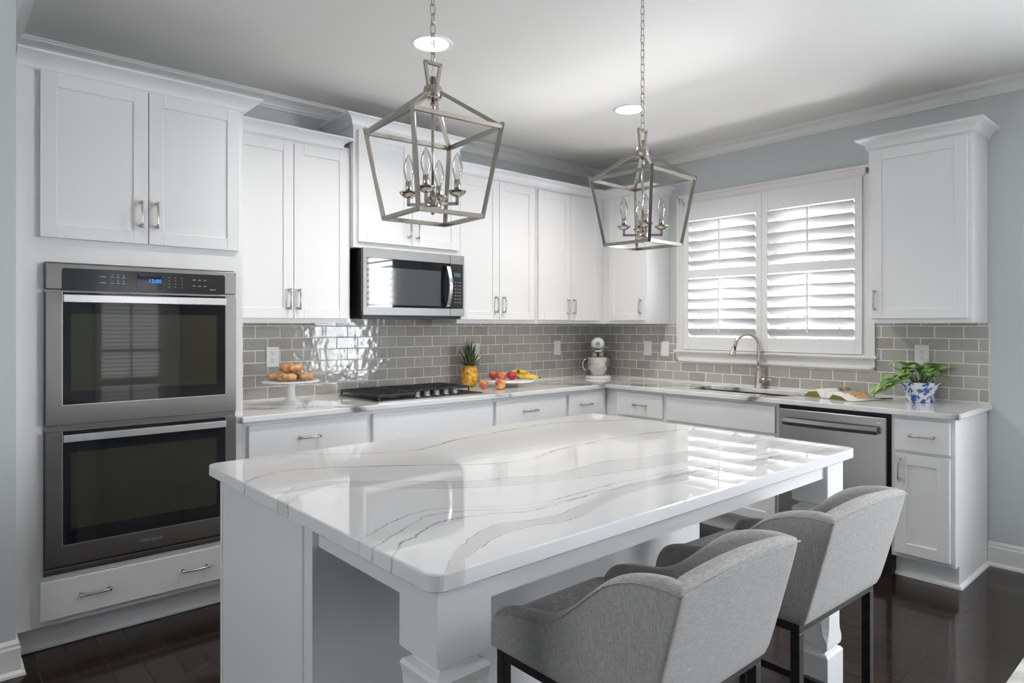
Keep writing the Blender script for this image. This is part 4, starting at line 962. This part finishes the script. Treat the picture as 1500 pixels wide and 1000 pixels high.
# ------------------------------------------------------------------ fruit stand with peaches and bananas
FS = (-1.335, -0.262, 0.914)
t = Thing('serving_stand', 'low round white stand carrying peaches and bananas', 'serving stand', loc=FS)
t.part('foot', MB().lathe([(0.080, 0), (0.080, 0.030), (0.076, 0.0365)], n=36), mat('grey_stone_foot', (0.42, 0.41, 0.39), 0.4))
t.part('disc', MB().lathe([(0.07, 0.0365), (0.198, 0.0375), (0.2, 0.039), (0.2, 0.045), (0.198, 0.047), (0.01, 0.047)], n=56), M['marble'])
def peach_mat(n_, a, b_):
    m = mat(n_, a, 0.55); nt = m.node_tree; b = nt.nodes['Principled BSDF']; tc = nd(nt, 'ShaderNodeTexCoord')
    n = nd(nt, 'ShaderNodeTexNoise'); n.inputs['Scale'].default_value = 16; n.inputs['Detail'].default_value = 3; nt.links.new(tc.outputs['Object'], n.inputs['Vector'])
    r = ramp(nt, n.outputs['Fac'], [(0.38, a), (0.62, b_)]); nt.links.new(r.outputs[0], b.inputs['Base Color']); return m
PM = [peach_mat('peach_skin_blush', (0.45, 0.05, 0.05), (0.72, 0.30, 0.16)), peach_mat('peach_skin_golden', (0.55, 0.10, 0.05), (0.82, 0.46, 0.18)), peach_mat('peach_skin_crimson', (0.33, 0.02, 0.05), (0.50, 0.08, 0.08))]
def peach(loc, m, label, rz, s=1.0, tilt=0.0):
    t = Thing('peach', label, 'peach', loc=loc, rz=rz, group='peaches by the cooktop'); r_ = 0.0355*s
    def fn(d):
        ph = math.atan2(d.y, d.x); c_ = 1-0.05*math.exp(-(ph/0.22)**2)*(1 if d.z > -0.9 else 0)
        return c_*(1-0.14*max(0, d.z-0.80)/0.2)
    mb = MB().ball((0, 0, 0), r_, 28, 18, fn, sc=(1.03, 1.0, 0.97)); bmesh.ops.rotate(mb.bm, verts=mb.bm.verts[:], cent=(0,0,0), matrix=Matrix.Rotation(tilt, 3, 'X')); bmesh.ops.translate(mb.bm, verts=mb.bm.verts[:], vec=(0, 0, r_*0.985))
    t.part('flesh', mb, m)
    sm = MB().tube([(0, 0, 0.0), (0, 0, 0.005)], [0.0022, 0.0015], n=6); bmesh.ops.translate(sm.bm, verts=sm.bm.verts[:], vec=(0, 0, r_*0.83)); bmesh.ops.rotate(sm.bm, verts=sm.bm.verts[:], cent=(0,0,0), matrix=Matrix.Rotation(tilt, 3, 'X')); bmesh.ops.translate(sm.bm, verts=sm.bm.verts[:], vec=(0, 0, r_*0.985))
    t.part('stem', sm, M['dirt'])
def fs(a, b_, z=0.0475): v = rt*a+fw*b_; return (FS[0]+v.x, FS[1]+v.y, FS[2]+z)
peach(fs(-0.098, 0.015), PM[0], 'red blushed peach at the left on the round stand', 0.5, 1.02)
peach(fs(-0.036, -0.060), PM[0], 'blushed peach at the front on the round stand', 2.5)
peach(fs(0.036, -0.022), PM[2], 'dark crimson peach on the stand, touching the bananas', 4.0, 0.98)
peach((-1.582, -0.290, 0.914), PM[1], 'small golden red peach on the worktop nearest the cooktop', 1.0, 0.93)
peach((-1.538, -0.425, 0.914), PM[1], 'yellow red peach on the worktop in front of the stand foot', 5.2, 1.06, -0.9)
def ban_mat():
    m = mat('ripe_banana_skin', (0.75, 0.48, 0.06), 0.5); nt = m.node_tree; b = nt.nodes['Principled BSDF']; tc = nd(nt, 'ShaderNodeTexCoord')
    n = nd(nt, 'ShaderNodeTexNoise'); n.inputs['Scale'].default_value = 22; n.inputs['Detail'].default_value = 5; nt.links.new(tc.outputs['Object'], n.inputs['Vector'])
    r = ramp(nt, n.outputs['Fac'], [(0.34, (0.10, 0.05, 0.015)), (0.44, (0.72, 0.44, 0.05)), (0.7, (0.82, 0.62, 0.10))]); nt.links.new(r.outputs[0], b.inputs['Base Color']); return m
M['banana'] = ban_mat()
def banana(loc, rz, label, lift=0.0, arch=0.035, L_=0.19, out=0.0):
    t = Thing('banana', label, 'banana', loc=loc, rz=rz, group='bananas on the serving stand')
    P, RR = [], []
    for k in range(17):
        s = k/16; x = -L_/2+L_*s; P.append((x, out*math.sin(PI*s), 0.0165+lift+arch*math.sin(PI*s))); RR.append(0.004+0.0135*min(1, 5*s)*min(1, 6*(1-s))*(1-0.18*abs(2*s-1)))
    t.part('skin', MB().tube(P, RR, n=10), M['banana'])
    t.part('tip', MB().tube([P[-1], (P[-1][0]+0.012, P[-1][1], P[-1][2]-0.003)], [0.0046, 0.003], n=8).tube([(P[0][0]-0.020, P[0][1], P[0][2]-0.001), P[0]], [0.0035, 0.0045], n=8), M['dirt'])
ba = math.atan2(rt.y, rt.x)
banana(fs(0.085, 0.062), ba+0.1, 'upper banana of the bunch, arched behind the peaches', 0.010, 0.030)
banana(fs(0.145, 0.010), ba-0.12, 'lower banana of the bunch, lying on the stand', 0.002, 0.006, 0.185, -0.02)

# ------------------------------------------------------------------ stand mixer (local -y faces the camera)
mx_ang = math.atan2(-3.932+0.2, -4.53+0.26)+PI/2
t = Thing('stand_mixer', 'white tilt-head stand mixer with a steel bowl in the worktop corner', 'stand mixer', loc=(-0.262, -0.212, 0.914), rz=mx_ang)
bs = MB()
def ov(z, sx, sy, oy=0.0, n=32): return [(sx*math.cos(2*PI*k/n), oy+sy*math.sin(2*PI*k/n), z) for k in range(n)]
bs.rings([ov(0.0, 0.108, 0.14, 0.02), ov(0.006, 0.113, 0.145, 0.02), ov(0.016, 0.112, 0.144, 0.02), ov(0.024, 0.100, 0.132, 0.02), ov(0.030, 0.07, 0.11, 0.02)])
bs.rings([ov(0.02, 0.075, 0.05, 0.105), ov(0.06, 0.055, 0.04, 0.108), ov(0.12, 0.046, 0.036, 0.110), ov(0.20, 0.045, 0.038, 0.108), ov(0.232, 0.050, 0.045, 0.10), ov(0.26, 0.05, 0.05, 0.09)])
t.part('base_and_column', bs, M['enamel'])
t.part('base_band', MB().lathe([(0.105, 0.0), (0.1065, 0.004)], (0, 0.02, 0), 32, sy=1.3), M['greyband'])
hd_ = MB(); R = []
for k in range(17):
    s = k/16; y = -0.115+0.29*s; q = max(0.02, (1-abs(2*s-1)**3.4))**0.5
    wx = 0.064*q*(1.0-0.12*s); hz = 0.060*q*(1.0-0.10*s); zc = 0.292
    R.append([(wx*math.cos(a_), y, zc+hz*(math.sin(a_) if math.sin(a_) > 0 else 0.86*math.sin(a_))) for a_ in [2*PI*j/24 for j in range(24)]])
hd_.rings(R); hp2 = t.part('head', hd_, M['enamel'])
t.part('trim_band', MB().box(-0.0655, 0.0655, -0.07, 0.10, 0.268, 0.274), M['chrome'], hp2)
t.part('attachment_hub', MB().tube([(0, -0.112, 0.295), (0, -0.122, 0.295)], [0.020, 0.018], n=18), M['chrome'], hp2)
t.part('beater_shaft', MB().lathe([(0.05, 0.243), (0.046, 0.222), (0.026, 0.214), (0.012, 0.208), (0.010, 0.165)], (0, -0.055, 0), 20), M['chrome'])
t.part('speed_knob', MB().tube([(0.060, 0.02, 0.262), (0.082, 0.02, 0.262)], [0.004, 0.003], n=8).ball((0.085, 0.02, 0.262), 0.008, 10, 8), M['chrome'])
bw = t.part('mixing_bowl', MB().lathe([(0.048, 0.031), (0.052, 0.036), (0.050, 0.045), (0.066, 0.058), (0.083, 0.090), (0.090, 0.130), (0.092, 0.178), (0.096, 0.181), (0.095, 0.184), (0.088, 0.182), (0.084, 0.12), (0.06, 0.06), (0.01, 0.052)], (0, -0.055, 0), 36), M['chrome'])
t.part('bowl_handle', MB().tube([(-0.090, -0.055, 0.165), (-0.112, -0.06, 0.163), (-0.126, -0.062, 0.14), (-0.126, -0.062, 0.10), (-0.112, -0.06, 0.075), (-0.080, -0.055, 0.082)], 0.006, n=8, flat=1.6), M['chrome'], bw)

# ------------------------------------------------------------------ open cookbook
bu = Vector((-0.325, -0.946, 0)); rzb = math.atan2(bu.y, bu.x)
t = Thing('open_book', 'open cookbook with food photographs lying left of the potted plant', 'book', loc=(-0.415, -2.178, 0.914), rz=rzb)
# local x to the reader's right along the near edge, local y away
BW, BH = 0.200, 0.262
t.part('cover', MB().box(-BW-0.004, BW+0.004, -0.003, BH+0.003, 0.0, 0.003), M['cover'])
def leafblock(sg, h, w_, z0):
    mb = MB(); R = []
    prof = []
    for k in range(15):
        s = k/14; x = w_*s; z = z0+h*(math.sin(PI*min(1, s*1.15)**0.62))*(1-0.55*s)+0.0008; prof.append((sg*x, z))
    for y in (0.002, BH-0.002):
        R.append([(x, y, z) for x, z in prof]+[(sg*w_, y, z0), (sg*0.0005, y, z0)])
    mb.rings(R); return mb, prof
mb, pL = leafblock(-1, 0.060, 0.196, 0.0035); lp = t.part('left_pages', mb, M['paper'])
mb, pR = leafblock(1, 0.046, 0.196, 0.0035); rp = t.part('right_pages', mb, M['paper'])
def patch(prof, i0, i1, y0, y1, d=0.0009):
    mb = MB(); R = []
    for k in range(i0, i1+1):
        x, z = prof[k]; R.append([(x, y0, z+d), (x, y1, z+d), (x, y1, z+d-0.0004), (x, y0, z+d-0.0004)])
    mb.rings(R, smooth=False); return mb
t.part('photo', patch(pL, 1, 6, 0.15, 0.195), M['photo3'], lp); t.part('photo', patch(pL, 1, 6, 0.205, 0.25), M['photo3'], lp)
t.part('photo', patch(pR, 1, 6, 0.07, 0.17), M['photo2'], rp); t.part('photo', patch(pR, 4, 11, 0.10, 0.23, 0.0012), M['photo1'], rp)
for sg, h in ((-1, 0.036), (1, 0.026)):  # solid dark patches coloured as the shaded hollow under the curled pages
    q = MB().prism([(sg*0.03, 0.004), (sg*0.16, 0.004), (sg*0.12, 0.004+h*0.8), (sg*0.06, 0.004+h)], 0.0005, 0.0016, 'y'); t.part('page_hollow_shade', q, M['pagehollow'], lp if sg < 0 else rp)
sl_ = solo('reading_pen', MB().tube([(-0.235, -2.405, 0.9195), (-0.150, -2.470, 0.9195)], [0.004, 0.0035], n=8), M['black'], 'dark pen lying on the worktop behind the open book', 'pen')

# ------------------------------------------------------------------ potted plant
def pot_mat():
    m = mat('blue_and_white_glaze', (0.8, 0.8, 0.82), 0.15, coat=0.4); nt = m.node_tree; b = nt.nodes['Principled BSDF']; tc = nd(nt, 'ShaderNodeTexCoord')
    v = nd(nt, 'ShaderNodeTexVoronoi', feature='SMOOTH_F1'); v.inputs['Scale'].default_value = 34; nt.links.new(tc.outputs['Object'], v.inputs['Vector'])
    n = nd(nt, 'ShaderNodeTexNoise'); n.inputs['Scale'].default_value = 48; n.inputs['Detail'].default_value = 3; n.inputs['Distortion'].default_value = 1.6; nt.links.new(tc.outputs['Object'], n.inputs['Vector'])
    a = nd(nt, 'ShaderNodeMath', operation='ADD'); nt.links.new(v.outputs['Distance'], a.inputs[0]); nt.links.new(n.outputs['Fac'], a.inputs[1])
    r = ramp(nt, a.outputs[0], [(0.0, (0.02, 0.05, 0.22)), (0.86, (0.05, 0.10, 0.36)), (0.92, (0.70, 0.73, 0.80)), (1.0, (0.80, 0.81, 0.84))]); nt.links.new(r.outputs[0], b.inputs['Base Color']); return m
M['pot'] = pot_mat()
def leaf_mat():
    m = mat('variegated_green_leaf', (0.16, 0.34, 0.07), 0.4); nt = m.node_tree; b = nt.nodes['Principled BSDF']; geo = nd(nt, 'ShaderNodeNewGeometry')
    r = ramp(nt, geo.outputs['Random Per Island'], [(0.0, (0.14, 0.28, 0.06)), (0.5, (0.26, 0.44, 0.12)), (1.0, (0.42, 0.58, 0.22))]); nt.links.new(r.outputs[0], b.inputs['Base Color']); b.inputs['Subsurface Weight'].default_value = 0.0; return m
M['leaf'] = leaf_mat()
PP = (-0.150, -2.618, 0.914)
t = Thing('potted_plant', 'leafy trailing plant in a flared blue and white pot', 'plant', loc=PP)
t.part('pot', MB().lathe([(0.070, 0), (0.073, 0.004), (0.076, 0.012), (0.073, 0.016), (0.080, 0.05), (0.092, 0.09), (0.104, 0.108), (0.110, 0.113), (0.110, 0.117), (0.103, 0.117), (0.088, 0.098), (0.08, 0.09)], n=40), M['pot'])
t.part('soil', MB().lathe([(0.086, 0.096), (0.05, 0.102), (0.002, 0.103)], n=24), M['dirt'])
lv, sm = MB(), MB()
def leaf(base, tip, wd, curl):
    base, tip = Vector(base), Vector(tip); ax = tip-base; L_ = ax.length; d = ax.normalized(); sd_ = d.cross(Vector((0, 0, 1)))
    sd_ = sd_.normalized() if sd_.length > 0.05 else Vector((1, 0, 0)); up_ = sd_.cross(d).normalized(); R = []
    for k in range(9):
        s = k/8; w_ = wd*max(0.02, (math.sin(PI*s**0.62))**0.9*(1-0.15*s)); c_ = base+ax*s+up_*(curl*math.sin(PI*s)*L_)
        R.append([c_-sd_*w_+up_*0.25*w_, c_-sd_*0.5*w_+up_*0.02*w_, c_, c_+sd_*0.5*w_+up_*0.02*w_, c_+sd_*w_+up_*0.25*w_])
    lv.rings(R, cap0=False, cap1=False, closed=False)
rnd = random.Random(3)
def P3(a, b_, z): v = rt*a+fw*b_; return Vector((v.x, v.y, z))
spec = []
for k in range(24):
    a = rnd.uniform(-0.10, 0.12); b_ = rnd.uniform(-0.08, 0.06); z = rnd.uniform(0.145, 0.215); ang = rnd.uniform(0, 2*PI); L_ = rnd.uniform(0.09, 0.13)
    spec.append((a, b_, z, ang, L_))
for (a, b_, z, ang, L_) in spec:
    bs_ = P3(a, b_, z); e = P3(a*1.2+L_*math.cos(ang), min(0.10, b_+L_*0.8*math.sin(ang)), z-rnd.uniform(-0.005, 0.035)); leaf(bs_, e, rnd.uniform(0.036, 0.050), 0.18)
    sm.tube([P3(a*0.3, b_*0.3, 0.10), (P3(a*0.3, b_*0.3, 0.10)+bs_)/2+Vector((0, 0, 0.02)), bs_], 0.0022, n=6)
for k, (a, z, L_) in enumerate([(-0.11, 0.170, 0.12), (-0.16, 0.155, 0.12), (-0.20, 0.130, 0.12), (-0.23, 0.105, 0.11), (-0.25, 0.085, 0.10), (-0.14, 0.120, 0.10), (-0.19, 0.100, 0.10), (-0.24, 0.068, 0.08)]):
    b_ = -0.045+0.03*math.sin(k*1.9); bs_ = P3(a+0.03, b_, z); leaf(bs_, P3(a-L_*0.72, b_-0.015, z-L_*0.42), rnd.uniform(0.030, 0.042), 0.16)
sm.tube([P3(-0.02, -0.02, 0.10), P3(-0.09, -0.04, 0.165), P3(-0.16, -0.045, 0.145), P3(-0.24, -0.045, 0.095), P3(-0.30, -0.05, 0.05)], 0.0026, n=6)
sm.tube([P3(-0.04, -0.05, 0.10), P3(-0.11, -0.06, 0.125), P3(-0.20, -0.06, 0.10), P3(-0.27, -0.06, 0.06)], 0.0022, n=6)
t.part('stems', sm, M['stem']); t.part('foliage', lv, M['leaf'], solid=0.0012)

# ------------------------------------------------------------------ rug corner
rg = MB().box(-1.45, -0.35, -4.9, -3.30, 0.0, 0.010)
rug_m = mat('pale_grey_rug_pile', (0.52, 0.51, 0.49), 0.95, noise_amt=0.35, noise_scale=9, bump=0.6, bump_scale=220)
solo('rug', MB().box(-2.1, -0.35, -5.4, -3.305, 0.0, 0.010), rug_m, 'pale grey mottled rug at the lower right corner of the floor', 'rug', bevel=0.003)
